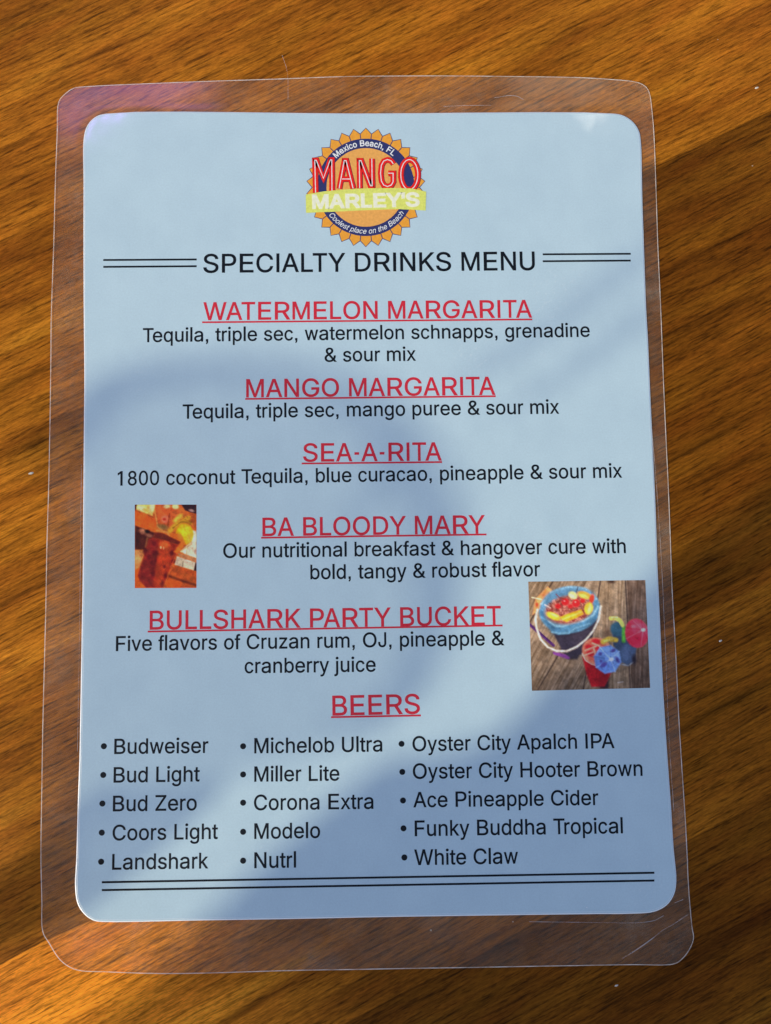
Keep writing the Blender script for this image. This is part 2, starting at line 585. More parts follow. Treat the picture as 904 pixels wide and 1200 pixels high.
mb = MB()                                      # clear film border
K = 7
vs = []
for k in range(K):
    t = k / (K - 1)
    for a, b_ in zip(CARD_R, POUCH_R):
        p = (a + a.normalized() * .00040).lerp(b_, t)
        z = .00046 + .00010 * max(0, 1 - t * 6) + .5 * lift(p) * min(1, t * 2)
        vs.append((p.x, p.y, z))
fs = []
for k in range(K - 1):
    fs += [(k * N + i, (k + 1) * N + i, (k + 1) * N + (i + 1) % N, k * N + (i + 1) % N) for i in range(N)]
base_n = len(vs)
vs += [(x, y, .00004) for x, y, z in vs[:N]] + [(x, y, max(.00004, z - .0002)) for x, y, z in vs[(K - 1) * N:K * N]]
fs += [(base_n + (i + 1) % N, base_n + N + (i + 1) % N, base_n + N + i, base_n + i) for i in range(N)]
# the cut side has its own corners, so that the sheen of the flat film stays flat up to the edge
side_n = len(vs)
vs += vs[(K - 1) * N:K * N] + vs[base_n + N:base_n + 2 * N]
fs += [(side_n + i, side_n + N + i, side_n + N + (i + 1) % N, side_n + (i + 1) % N) for i in range(N)]
mb.add(vs, fs)
film = mb.build('clear_film_border', FILM, menu, smooth=True)

CUT = edge_material('cut_film_edge', (.92, .80, .68), .35, .95, 120)
mb = MB()
pn = len(POUCH)
Lr, Rr = ribbon(POUCH, .00030, True)
mb.add([(p.x, p.y, .00050 + .5 * lift(p)) for p in Lr] + [(p.x, p.y, .00050 + .5 * lift(p)) for p in Rr],
       [(pn + i, pn + (i + 1) % pn, (i + 1) % pn, i) for i in range(pn)])
mb.build('cut_edge', CUT, film)

CREASE = edge_material('film_crease', (.80, .72, .70), .10, .62, 90)
for pts, w in (([(763, 500), (768, 560), (773.5, 640), (779, 755), (783.7, 870), (789, 950)], .00016),
               ([(620, 1079), (700, 1080), (750, 1080), (768, 1077), (777, 1072)], .00018),
               ([(96.5, 545), (95.5, 640), (94, 760), (92, 880)], .00014),
               ([(729, 1122), (745, 1112), (758.7, 1102.5), (766, 1097)], .00034),
               ([(766, 1097), (774.5, 1090), (790, 1081), (805, 1071)], .00022),
               ([(790, 1057), (800, 1053)], .00016),
               ([(579, 116), (588, 114.5), (597, 113.3), (607, 114.5), (613, 118)], .00026),
               ([(520, 126), (545, 125), (575, 124.6)], .00020),
               ([(331, 66), (336, 80), (338, 97), (338, 118)], .00016),
               ([(803, 975), (804.5, 1003), (805.5, 1010)], .00040)):
    mb = MB()
    stroke(mb, smooth_path([P(*p) for p in pts], False, 6), w, .00072)
    mb.build('crease_line', CREASE, film)

# ---------------------------------------------------------------- lettering
GLYPHS = {'&':(667,[[293,-10,258,-8,223,-3,192,6,164,17,138,31,116,48,97,66,80,87,67,110,58,135,52,160,51,187,52,210,55,229,63,249,70,266,82,283,94,300,109,315,127,331,144,345,165,360,186,376,208,392,322,471,329,477,336,482,344,488,353,495,360,502,366,511,374,519,380,528,384,537,387,547,389,558,390,570,389,587,384,601,377,615,365,626,353,636,336,643,320,647,299,648,286,647,274,646,262,641,250,637,240,632,231,625,223,616,216,606,211,596,207,585,204,574,204,561,204,547,207,535,211,523,216,511,223,499,231,487,241,474,252,460,262,446,275,432,289,416,304,399,652,0,542,0,255,325,180,412,165,430,152,449,140,466,130,484,122,502,116,520,113,540,112,560,113,584,118,605,125,626,135,644,147,661,162,677,180,691,200,702,222,710,246,717,271,722,298,722,325,722,350,717,374,710,396,702,415,691,432,678,447,663,459,646,469,629,476,609,481,589,482,568,481,553,479,537,475,523,469,509,462,495,454,481,445,468,433,457,421,446,409,433,396,423,381,412,229,305,208,290,191,274,176,260,164,245,155,231,149,217,146,201,144,184,146,167,149,152,155,136,162,122,173,110,185,98,198,89,213,80,229,75,247,69,267,66,287,65,310,66,332,70,353,76,374,83,395,93,414,106,432,118,448,134,465,152,478,170,490,191,500,212,509,236,515,262,518,288,520,315,607,315,606,283,603,253,597,226,591,203,582,180,573,162,563,145,552,129,542,117,532,106,523,96,514,87,496,66,476,48,454,32,430,20,403,10,375,1,348,-4,320,-8]]),
"'":(191,[[50,716,142,716,128,462,64,462]]),
',':(278,[[88,0,128,0,128,-30,116,-72,88,-100,112,-140,150,-108,178,-60,184,-10,184,104,88,104]]),
'-':(333,[[248,343,248,264,84,264,84,343]]),
'0':(556,[[279,-10,244,-7,214,1,185,15,160,34,136,58,117,87,98,121,85,159,74,203,65,250,60,301,59,357,60,414,65,464,74,512,85,556,99,594,117,629,137,657,160,681,185,701,214,715,245,723,279,726,312,723,342,715,371,701,396,681,420,657,439,629,457,594,471,556,482,512,491,464,496,414,497,357,496,301,491,250,482,203,471,159,458,121,441,87,420,58,396,34,371,15,342,1,312,-7],[279,70,301,72,320,79,339,89,356,104,372,122,384,145,396,172,405,203,412,236,417,273,421,314,422,357,421,401,417,442,412,480,405,513,396,544,384,570,372,594,356,612,339,627,320,637,301,644,279,647,257,644,236,637,217,627,200,612,185,594,172,570,161,544,151,513,144,480,139,442,135,401,134,357,135,314,139,273,144,236,151,203,161,172,172,145,185,122,200,104,217,89,236,79,257,72]]),
'1':(556,[[246,0,338,0,338,716,256,716,110,612,110,520,246,610]]),
'8':(556,[[277,-10,247,-8,218,-3,191,4,167,15,144,30,124,46,106,66,91,87,79,110,70,135,65,162,64,190,65,212,68,234,72,255,80,274,88,293,99,309,110,325,124,339,139,350,153,360,171,367,188,373,188,376,166,384,146,397,129,412,114,433,102,456,93,481,88,506,86,535,88,561,92,587,101,610,110,633,124,653,140,671,158,686,179,701,201,712,226,719,250,723,277,726,304,723,330,719,353,712,376,701,396,686,414,671,430,653,443,633,454,610,463,587,466,561,469,535,466,508,461,481,453,456,441,433,426,412,409,397,390,384,368,376,368,373,385,367,401,360,416,350,431,339,444,325,457,309,466,293,475,274,482,255,487,234,491,212,492,190,490,162,485,135,476,110,464,87,449,66,432,46,411,30,389,15,363,4,338,-3,308,-8],[277,69,298,70,317,73,334,77,350,84,363,93,377,104,387,115,396,128,404,143,409,159,412,177,414,196,412,214,409,232,404,249,395,266,385,280,374,293,362,304,347,314,331,321,314,326,297,329,277,331,259,329,241,326,223,321,207,314,193,304,180,293,169,280,160,266,151,249,146,232,142,214,141,196,142,177,146,159,151,143,158,128,167,115,178,104,191,93,205,84,221,77,239,73,258,70],[277,408,293,408,309,411,323,416,336,422,349,430,360,440,368,452,377,464,383,480,388,494,390,511,392,529,390,546,388,561,384,577,378,591,369,603,361,615,350,625,338,632,324,639,309,643,295,646,277,647,261,646,245,643,231,639,217,632,205,625,195,615,185,603,178,591,171,577,167,561,164,546,163,529,164,511,167,494,171,480,178,464,185,452,195,440,206,430,218,422,232,416,247,411,261,408]]),
'A':(667,[[22,0,279,716,384,716,643,0,549,0,399,425,392,446,384,470,375,495,367,523,357,554,347,591,335,629,322,672,340,672,328,629,317,589,306,553,296,522,265,425,118,0],[153,200,153,280,514,280,514,200]]),
'B':(667,[[88,0,88,716,353,716,389,715,423,709,453,702,481,691,505,677,525,660,543,641,557,622,568,599,576,577,581,551,582,526,581,504,578,484,573,466,566,450,556,436,546,423,534,412,521,402,508,394,491,387,477,380,461,376,461,369,478,367,496,362,513,354,531,345,547,333,563,319,576,304,588,286,598,266,606,243,610,218,611,191,610,165,604,141,597,117,585,94,570,73,551,55,530,39,503,25,474,14,440,6,402,1,361,0],[183,80,358,80,398,82,433,89,461,98,483,113,499,129,510,148,518,169,519,193,519,210,515,226,509,243,500,259,490,273,478,286,464,297,448,307,429,315,408,321,386,324,363,325,183,325],[183,401,348,401,369,402,388,405,405,409,421,416,437,425,451,435,462,446,472,459,481,474,487,490,490,505,491,523,489,546,483,567,472,587,458,603,437,618,414,627,385,633,351,636,183,636]]),
'C':(722,[[378,-10,333,-7,290,1,251,15,212,35,178,59,147,89,122,124,99,162,81,205,68,252,59,302,57,357,59,412,68,463,81,509,99,553,122,592,147,626,178,656,212,681,251,701,290,715,333,723,378,726,405,724,432,722,457,716,481,709,505,701,528,689,549,677,569,663,588,647,604,629,620,609,634,588,646,565,655,542,664,516,670,490,578,490,573,508,568,525,559,540,551,556,541,568,531,581,518,592,505,602,493,612,477,619,463,626,446,632,430,636,413,639,396,640,378,641,347,639,316,633,287,623,260,608,235,589,212,567,194,542,177,512,164,478,154,442,149,401,146,357,149,314,154,273,164,236,177,204,194,173,214,148,235,125,260,107,287,93,316,83,347,76,378,75,396,75,413,77,430,80,446,84,463,90,477,97,493,104,505,114,518,124,531,135,541,148,551,160,559,176,568,191,573,208,578,225,670,225,664,200,655,174,647,151,634,128,620,107,606,87,589,69,569,53,549,39,528,27,505,15,483,7,457,0,432,-6,405,-8]]),
'D':(722,[[315,0,138,0,138,80,309,80,351,82,391,89,426,98,457,114,485,132,509,155,529,180,545,210,558,242,567,279,572,318,574,359,572,401,567,439,558,474,545,508,529,536,509,561,486,584,460,602,430,616,396,627,358,633,318,636,134,636,134,716,324,716,375,713,423,705,467,692,508,672,542,648,574,620,601,588,623,550,641,508,654,463,662,412,664,359,662,305,654,255,641,210,623,167,600,129,572,96,541,68,505,44,463,24,419,11,368,3],[180,716,180,0,86,0,86,716]]),
'E':(667,[[96,0,96,716,592,716,592,636,199,636,199,402,565,402,565,322,199,322,199,80,597,80,597,0]]),
'F':(611,[[89,0,89,716,550,716,550,636,186,636,186,391,516,391,516,311,186,311,186,0]]),
'G':(778,[[402,-10,353,-7,307,1,263,15,223,35,187,60,156,90,127,124,103,163,85,205,70,252,63,302,60,357,63,412,70,463,85,509,103,553,127,592,154,626,187,656,223,681,262,701,304,715,349,723,396,726,426,724,455,722,482,716,509,709,536,699,560,688,582,675,603,660,622,644,642,626,657,606,672,585,685,564,696,540,703,516,709,491,610,491,604,508,597,523,588,539,579,553,569,567,558,578,546,591,533,601,519,610,504,618,488,625,471,630,455,636,435,639,417,640,396,641,364,639,332,633,302,623,274,608,248,589,224,568,205,542,187,512,174,478,163,442,157,401,154,357,157,314,163,273,174,236,187,204,205,174,226,148,248,127,275,107,304,93,335,83,368,76,402,75,434,76,462,80,491,89,516,100,539,114,560,131,578,151,592,173,604,198,613,225,619,253,621,284,649,280,423,280,423,360,715,360,715,281,712,239,705,198,693,162,675,128,652,97,627,70,597,46,564,27,527,11,488,0,446,-7]]),
'H':(722,[[84,0,84,716,175,716,175,407,547,407,547,716,638,716,638,0,547,0,547,326,175,326,175,0]]),
'I':(278,[[93,0,187,0,187,716,93,716]]),
'J':(500,[[234,-10,193,-6,157,4,124,21,95,46,72,77,56,114,45,156,42,204,42,243,124,243,124,204,125,173,131,146,140,124,154,104,169,90,188,79,210,72,234,70,258,72,278,79,297,90,313,104,326,124,336,146,341,173,343,204,343,716,424,716,424,204,422,156,412,114,395,77,371,46,342,21,311,4,274,-6]]),
'K':(667,[[149,204,149,304,161,321,174,336,186,352,199,367,211,383,224,397,236,412,249,426,263,442,276,456,289,470,303,484,520,716,640,716,330,388,326,388],[86,0,86,716,179,716,179,470,177,317,179,271,179,0],[531,0,269,364,326,435,641,0]]),
'L':(556,[[85,0,85,716,177,716,177,80,511,80,511,0]]),
'M':(833,[[80,0,80,716,202,716,367,263,371,255,374,245,378,235,381,224,397,173,401,159,405,145,409,131,413,118,427,69,407,69,422,117,438,170,454,222,458,235,462,245,464,255,467,263,631,716,753,716,753,0,669,0,669,409,669,460,670,519,671,581,673,643,680,643,675,626,670,609,666,592,661,575,639,511,634,495,629,480,625,466,619,453,615,440,611,429,608,418,605,409,454,0,379,0,225,409,223,418,219,428,215,439,211,452,192,508,171,574,166,591,160,608,154,626,149,643,158,643,159,585,160,523,162,461,162,409,162,0]]),
'N':(722,[[83,0,83,716,188,716,474,257,479,248,486,238,493,225,501,212,509,198,518,183,526,167,536,151,544,132,554,115,562,96,572,77,559,76,556,96,555,114,554,134,554,152,552,170,552,188,551,205,551,221,551,274,551,716,639,716,639,0,534,0,279,408,244,466,236,481,226,498,215,516,204,536,149,636,164,639,168,540,171,461,173,446,173,432,173,419,173,409,173,0]]),
'O':(778,[[390,-10,343,-7,299,1,258,15,219,35,184,59,153,89,126,124,102,162,83,205,70,252,61,302,58,357,61,412,70,463,83,509,102,553,126,592,153,626,184,656,219,681,258,701,299,715,343,723,390,726,436,723,480,715,521,701,561,681,596,656,626,626,654,592,677,553,696,509,709,463,717,412,720,357,717,302,709,252,696,205,677,162,654,124,626,89,596,59,561,35,521,15,480,1,436,-7],[390,75,422,76,452,83,482,93,509,107,536,125,559,148,578,173,596,203,610,236,620,273,626,314,628,357,626,402,620,442,610,480,596,513,578,543,559,568,536,591,509,609,482,623,452,633,422,639,390,641,358,639,326,633,296,623,269,609,244,591,220,568,200,542,182,512,169,478,159,442,153,401,150,357,153,314,159,273,169,236,182,203,200,173,220,148,244,125,269,107,296,93,326,83,358,76]]),
'P':(667,[[90,0,90,716,352,716,394,713,433,708,468,699,498,685,525,670,549,650,568,629,585,605,597,578,606,550,610,520,613,490,610,457,606,428,597,399,585,373,568,349,549,328,525,308,498,291,468,279,433,269,394,263,352,262,163,262,163,340,349,340,378,342,403,346,426,352,445,360,462,371,477,383,490,397,499,414,507,430,513,449,516,468,516,490,516,509,513,529,507,547,499,565,489,581,477,595,462,606,445,618,426,625,402,632,376,634,348,636,187,636,187,0]]),
'R':(722,[[96,0,96,716,379,716,425,713,466,709,503,699,535,688,564,672,590,654,611,633,627,609,642,584,651,556,656,526,658,495,656,464,651,435,642,408,627,381,611,359,590,338,564,321,535,305,502,294,465,286,425,280,379,279,154,279,154,359,376,359,405,360,433,363,457,369,479,376,497,384,513,395,526,408,537,422,545,439,550,456,553,475,555,495,553,516,550,535,545,553,537,570,526,584,513,598,497,609,479,619,457,626,433,632,405,634,375,636,201,636,201,0],[568,0,370,322,487,322,688,0]]),
'S':(667,[[334,-13,294,-11,257,-6,222,1,191,13,161,27,136,44,113,63,95,84,81,108,69,135,61,162,57,193,155,193,160,173,164,155,173,138,184,124,197,111,212,100,230,90,248,83,269,77,289,73,312,70,334,69,360,70,383,73,406,77,427,84,446,93,464,104,479,115,491,129,501,143,509,160,515,177,516,196,515,212,510,226,504,241,495,252,485,262,472,271,458,280,442,288,424,294,406,301,386,307,366,312,275,336,230,350,191,366,157,385,128,407,106,432,90,459,81,490,78,523,79,553,87,581,97,606,112,630,130,651,152,670,178,686,206,701,236,712,269,719,303,723,339,726,376,723,410,719,442,710,472,701,498,686,524,670,545,651,563,632,577,609,588,584,595,558,598,532,503,532,498,557,486,580,472,599,451,615,427,629,398,637,369,643,336,646,312,644,289,641,269,636,249,630,233,622,216,612,203,601,192,588,184,575,176,560,173,544,172,529,173,511,178,495,185,481,195,470,207,459,221,449,236,440,252,433,269,428,285,422,301,416,316,412,394,392,412,388,428,383,446,377,466,371,483,363,501,354,518,345,536,335,551,322,566,309,577,294,589,279,598,260,604,241,607,218,609,196,607,166,601,139,591,114,576,90,558,68,537,48,512,30,482,15,451,3,415,-6,376,-11]]),
'T':(611,[[44,636,44,716,567,716,567,636,350,636,350,0,263,0,263,636]]),
'U':(722,[[362,-11,321,-10,283,-3,247,7,215,21,186,39,159,60,137,84,119,113,103,142,92,174,87,208,84,243,84,716,173,716,173,250,175,225,179,203,186,180,197,159,209,139,223,122,242,108,261,96,283,86,307,79,334,75,362,73,390,75,416,79,440,86,462,96,482,108,499,122,514,139,526,159,536,180,543,203,547,225,549,250,549,716,638,716,638,243,637,208,630,174,619,142,605,113,585,84,563,60,536,39,507,21,475,7,440,-3,402,-10]]),
'W':(944,[[213,0,22,716,113,716,224,276,228,257,234,241,238,222,241,204,257,132,260,113,264,94,268,75,271,56,260,56,264,75,267,94,271,113,275,132,279,151,282,169,286,187,290,204,308,276,421,716,523,716,636,276,640,257,644,241,648,222,652,204,669,132,673,113,677,94,680,75,684,56,672,56,676,75,678,94,683,113,687,132,691,151,694,169,698,187,702,204,720,276,830,716,922,716,729,0,626,0,506,454,500,477,494,501,489,525,483,550,478,577,473,606,468,636,462,668,482,668,476,637,471,609,466,581,461,556,455,530,450,505,444,480,438,454,317,0]]),
'Y':(667,[[287,0,287,293,23,716,129,716,271,484,283,466,294,447,304,429,314,411,324,392,334,371,343,349,353,324,317,324,326,349,335,373,345,394,355,412,365,430,374,447,386,466,396,484,538,716,643,716,379,293,379,0]]),
'Z':(611,[[59,0,59,65,381,542,392,557,403,574,416,589,427,606,476,670,485,639,463,639,442,637,420,637,398,636,311,636,56,636,56,716,554,716,554,650,236,181,223,165,212,148,199,131,187,114,135,46,126,76,148,77,169,79,191,79,212,80,299,80,557,80,557,0]]),
'a':(556,[[229,-13,203,-11,180,-7,157,-1,134,7,114,17,97,31,81,45,69,63,57,82,50,103,44,127,43,152,44,173,49,194,54,211,61,226,71,241,83,252,96,263,111,271,127,280,143,286,160,291,179,297,197,300,217,304,236,307,254,309,277,312,299,315,317,317,334,319,349,321,360,324,370,326,379,331,386,335,390,342,393,349,394,359,394,362,393,377,390,392,387,405,382,418,374,428,366,437,354,446,343,453,329,459,314,463,297,464,280,466,262,464,244,463,227,459,213,453,200,447,189,440,177,432,169,423,160,414,153,405,147,395,143,385,59,409,69,433,81,453,96,471,113,487,130,499,149,512,169,520,190,528,212,533,233,537,256,540,277,540,292,540,307,539,324,537,342,533,359,529,376,523,393,516,409,506,423,497,437,482,450,468,460,450,470,430,476,408,480,383,482,353,482,0,396,0,396,73,389,73,384,63,377,53,369,45,360,35,349,25,337,17,323,8,307,1,290,-4,272,-8,252,-11],[243,63,267,65,289,69,309,75,326,83,342,93,354,104,367,117,376,131,384,146,389,162,393,177,394,194,394,267,390,264,386,262,379,259,370,256,362,253,352,252,342,249,330,248,319,246,309,243,297,242,286,241,250,236,236,234,220,231,206,228,192,224,179,218,167,211,157,204,147,196,140,186,136,174,133,162,131,148,131,134,134,122,140,111,146,101,153,93,163,86,173,79,186,73,199,69,213,66,227,65]]),
'b':(556,[[300,-11,279,-10,260,-7,241,-1,226,6,212,14,201,24,190,34,181,44,173,55,167,65,160,75,155,83,147,83,147,0,70,0,70,716,149,716,149,449,155,449,160,457,167,466,173,475,180,487,189,497,199,506,211,516,224,525,240,532,258,536,278,540,300,540,330,539,359,532,386,522,410,508,433,488,452,467,471,440,485,412,497,380,505,345,510,307,511,266,510,225,505,187,497,152,485,118,471,90,454,63,433,41,410,23,386,7,359,-3,330,-10],[288,66,311,68,332,72,350,80,366,93,382,107,395,124,405,142,414,165,421,187,426,212,429,239,430,266,429,294,426,319,421,345,414,367,405,388,395,408,382,423,367,437,350,449,332,457,311,463,288,464,266,463,247,457,228,450,211,439,197,425,184,409,173,391,164,370,157,347,152,322,148,295,148,266,148,238,152,211,157,186,164,162,173,141,184,121,197,106,212,91,228,80,247,72,268,68]]),
'c':(500,[[261,-11,230,-10,201,-3,173,8,148,23,124,42,104,65,86,90,71,120,58,152,51,187,45,224,43,263,45,304,51,342,58,377,71,409,86,439,104,464,124,487,148,506,173,522,201,532,230,539,261,540,279,540,295,539,312,535,328,530,343,525,359,518,372,509,385,501,398,491,409,480,419,467,429,453,438,439,446,423,452,407,457,390,383,369,380,378,376,388,371,398,366,407,361,415,355,423,348,430,341,437,333,443,324,449,316,453,306,457,295,460,285,463,274,463,261,464,239,463,218,457,199,449,183,436,169,422,157,404,145,385,136,363,130,340,125,315,122,290,121,263,122,238,125,212,130,188,136,165,145,143,157,125,169,107,183,93,199,80,218,72,239,68,261,65,274,66,285,68,295,69,307,73,316,76,326,82,333,87,342,93,350,100,356,107,362,115,369,125,374,134,378,143,381,155,384,165,458,143,453,127,447,110,439,94,431,79,422,65,410,52,399,41,386,30,374,21,360,13,345,6,330,-1,313,-6,297,-8,279,-11]]),
'd':(556,[[256,-11,226,-10,198,-3,170,7,146,23,123,41,104,63,87,90,72,118,60,152,51,187,46,225,45,266,46,307,51,345,60,380,72,412,87,440,104,467,125,488,147,508,172,522,198,532,227,539,257,540,279,540,299,536,316,532,332,525,345,516,357,506,367,497,376,487,384,475,391,466,397,457,401,449,408,449,408,716,488,716,488,0,410,0,410,83,403,83,397,75,391,65,384,55,376,44,367,34,357,24,345,14,330,6,316,-1,298,-7,278,-10],[269,66,290,68,309,72,328,80,345,91,359,106,372,121,384,141,392,162,400,186,405,211,408,238,409,266,408,295,405,322,400,347,393,370,384,391,372,409,361,425,345,439,329,450,311,457,290,463,269,464,245,463,226,457,206,449,190,437,174,423,163,408,151,388,142,367,135,345,130,319,127,294,126,266,127,239,130,212,135,187,143,165,151,142,163,124,176,107,190,93,207,80,226,72,247,68]]),
'e':(556,[[292,-11,255,-10,222,-3,190,8,161,23,135,42,113,65,94,90,77,120,63,152,55,186,48,224,47,263,48,302,54,340,63,376,76,408,92,437,111,463,133,487,158,505,186,520,216,532,248,539,282,540,304,540,325,537,345,533,366,526,385,518,405,508,423,494,439,480,456,463,469,443,482,421,491,397,500,370,506,340,509,308,511,273,511,238,103,238,103,311,465,311,427,284,425,309,423,333,417,357,410,378,400,397,389,414,376,429,362,442,344,452,326,459,306,463,282,464,260,463,238,459,219,452,201,440,186,428,172,414,160,397,150,380,142,360,136,339,133,318,132,297,132,250,133,221,138,196,143,172,151,149,162,129,176,113,191,98,208,86,227,77,246,70,268,66,292,65,308,66,322,68,336,70,350,75,362,79,373,86,383,93,392,103,402,113,409,124,416,135,421,148,502,128,495,108,486,89,475,72,461,55,446,41,428,27,410,15,389,6,366,-1,343,-7,318,-10]]),
'f':(278,[[86,0,176,0,176,452,270,452,270,519,176,519,176,580,184,630,204,655,240,662,278,658,278,726,240,734,210,735,158,724,116,690,94,640,86,580,86,519,16,519,16,452,86,452]]),
'g':(556,[[271,-212,245,-211,220,-208,196,-203,175,-197,156,-188,137,-179,122,-167,107,-155,96,-142,84,-128,75,-113,67,-97,132,-58,139,-66,144,-75,152,-83,160,-93,167,-101,178,-110,190,-117,201,-124,216,-129,233,-134,251,-136,271,-136,300,-135,326,-129,349,-120,369,-106,386,-87,398,-66,406,-39,407,-8,407,96,400,96,395,87,390,79,383,69,375,58,366,48,356,39,344,30,330,23,315,15,297,11,277,7,255,7,226,8,199,14,173,24,148,38,124,55,105,75,88,100,72,127,60,158,51,191,46,229,44,269,46,309,51,346,60,381,72,412,86,442,105,467,124,488,147,508,171,522,199,532,226,539,256,540,279,540,298,537,317,532,331,525,345,516,357,506,368,497,377,487,385,475,391,466,398,457,403,449,409,449,409,533,487,533,487,-13,485,-45,480,-76,471,-103,458,-127,442,-146,424,-165,403,-179,381,-191,355,-200,328,-207,300,-211],[268,83,290,84,310,89,328,96,345,106,360,118,373,134,383,151,392,170,399,193,404,217,408,242,408,271,408,298,404,325,399,349,392,371,383,391,373,409,360,426,345,439,328,450,310,457,290,463,268,464,246,463,225,457,207,450,190,439,175,425,162,408,150,390,143,369,135,346,130,322,127,298,126,271,127,243,130,218,135,194,143,173,152,152,162,135,175,120,190,107,207,96,225,89,246,84]]),
'h':(556,[[155,319,155,0,72,0,72,716,155,716,155,404,138,404,152,439,168,467,186,491,206,509,229,523,254,533,281,539,308,540,334,539,358,535,380,529,400,519,419,506,435,491,450,473,462,452,472,428,479,401,483,371,484,338,484,0,401,0,401,331,400,360,393,387,384,409,370,428,353,443,334,454,311,461,285,463,267,461,250,459,233,453,218,446,203,437,191,426,180,412,171,398,164,381,159,362,155,342]]),
'i':(222,[[68,0,68,533,154,533,154,0],[112,623,99,625,88,627,78,632,70,640,61,648,55,658,53,668,51,679,53,691,55,702,61,712,70,720,78,727,88,733,99,736,112,737,123,736,134,733,144,727,154,720,161,712,167,702,171,691,171,679,171,668,167,658,161,648,154,640,144,632,134,627,123,625]]),
'j':(222,[[68,533,154,533,154,-42,152,-66,150,-89,144,-108,137,-127,127,-143,115,-159,100,-172,85,-181,67,-190,46,-196,23,-200,-1,-201,-21,-201,-21,-122,-4,-122,13,-121,29,-117,41,-110,50,-101,58,-90,64,-76,67,-59,68,-41],[110,623,99,625,88,627,78,632,68,640,61,648,55,658,53,668,51,679,53,691,55,702,61,712,68,720,78,727,88,733,99,736,110,737,123,736,134,733,144,727,154,720,161,712,167,702,169,691,171,679,169,668,167,658,161,648,154,640,144,632,134,627,123,625]]),
'k':(500,[[144,193,144,298,159,298,373,533,472,533,241,280,232,280],[70,0,70,716,150,716,150,0],[386,0,194,262,251,322,488,0]]),
'l':(222,[[66,0,156,0,156,740,66,740]]),
'm':(833,[[72,0,72,533,153,533,153,415,147,415,153,436,161,454,171,471,180,487,193,499,206,511,220,520,235,529,250,535,266,540,283,543,299,543,326,542,351,535,373,523,392,508,408,488,422,466,432,442,438,415,426,415,433,433,440,452,449,467,460,482,474,497,488,508,503,519,520,528,538,535,556,539,576,542,597,543,619,542,639,539,660,532,679,523,696,512,713,498,726,481,739,461,748,440,755,416,759,388,761,359,761,0,677,0,677,357,675,384,669,407,660,425,646,440,628,452,610,459,591,463,572,464,554,464,539,461,524,456,511,450,498,442,489,432,479,421,471,408,466,394,462,380,459,364,457,347,457,0,374,0,374,366,373,387,367,405,358,423,345,437,330,450,313,459,294,463,272,464,257,464,243,461,229,457,216,450,202,442,191,432,180,421,172,407,165,391,160,374,156,356,156,335,156,0]]),
'n':(556,[[155,319,155,0,72,0,72,533,152,533,152,404,138,404,152,439,168,467,186,491,206,509,229,523,254,533,281,539,308,540,334,539,358,535,380,529,400,519,419,506,435,491,450,473,462,452,472,428,479,401,483,371,484,338,484,0,401,0,401,331,400,360,393,387,384,409,370,428,353,443,334,454,311,461,285,463,267,461,250,459,233,453,218,446,203,437,191,426,180,412,171,398,164,381,159,362,155,342]]),
'o':(556,[[277,-11,244,-10,213,-3,184,8,157,23,131,42,110,65,91,90,75,120,62,152,54,187,48,224,46,263,48,304,54,342,62,377,75,409,91,439,110,464,131,487,157,506,184,522,213,532,244,539,277,540,312,539,343,532,372,522,401,506,425,487,446,464,465,439,481,409,494,377,504,342,509,304,510,263,509,224,504,187,494,152,481,120,465,90,446,65,425,42,401,23,372,8,343,-3,312,-10],[277,65,303,68,324,72,344,80,362,93,378,107,391,125,402,143,411,165,418,188,423,212,426,238,427,263,426,290,423,315,418,340,411,363,402,385,391,404,378,422,362,436,344,449,324,457,303,463,277,464,253,463,232,457,212,449,194,436,180,422,166,404,154,385,145,363,138,340,133,315,130,290,129,263,130,238,133,212,138,188,145,165,154,143,166,125,180,107,194,93,212,80,232,72,253,68]]),
'p':(556,[[70,-201,70,533,147,533,147,449,155,449,160,457,165,466,172,475,180,487,189,497,199,506,211,516,224,525,240,532,258,536,278,540,300,540,330,539,359,532,386,522,410,508,433,488,452,467,471,440,485,412,497,380,505,345,510,307,511,266,510,225,505,187,497,152,485,118,471,90,454,63,433,41,410,23,386,7,359,-3,330,-10,300,-11,279,-10,260,-7,241,-1,227,6,212,14,201,24,190,34,181,44,173,55,167,65,160,75,155,83,149,83,149,-201],[288,66,311,68,332,72,350,80,366,93,382,107,395,124,405,142,414,165,421,187,426,212,429,239,430,266,429,294,426,319,421,345,414,367,405,388,395,408,382,423,367,437,350,449,332,457,311,463,288,464,266,463,247,457,228,450,211,439,197,425,184,409,173,391,164,370,157,347,152,322,148,295,148,266,148,238,152,211,157,186,164,162,173,141,184,121,197,106,212,91,228,80,247,72,268,68]]),
'q':(556,[[488,-201,408,-201,408,83,401,83,396,75,391,65,384,55,376,44,367,34,357,24,345,14,330,6,316,-1,298,-7,278,-10,256,-11,226,-10,198,-3,170,7,146,23,123,41,104,63,87,90,72,118,60,152,51,187,46,225,45,266,46,307,51,345,60,380,72,412,87,440,104,467,125,488,147,508,172,522,198,532,227,539,257,540,279,540,299,536,316,532,332,525,345,516,357,506,367,497,376,487,384,475,391,466,397,457,403,449,410,449,410,533,488,533],[269,66,290,68,309,72,328,80,345,91,359,106,372,121,384,141,392,162,400,186,405,211,408,238,409,266,408,295,405,322,400,347,393,370,384,391,372,409,361,425,345,439,329,450,311,457,290,463,269,464,245,463,226,457,206,449,190,437,174,423,163,408,151,388,142,367,135,345,130,319,127,294,126,266,127,239,130,212,135,187,143,165,151,142,163,124,176,107,190,93,207,80,226,72,247,68]]),
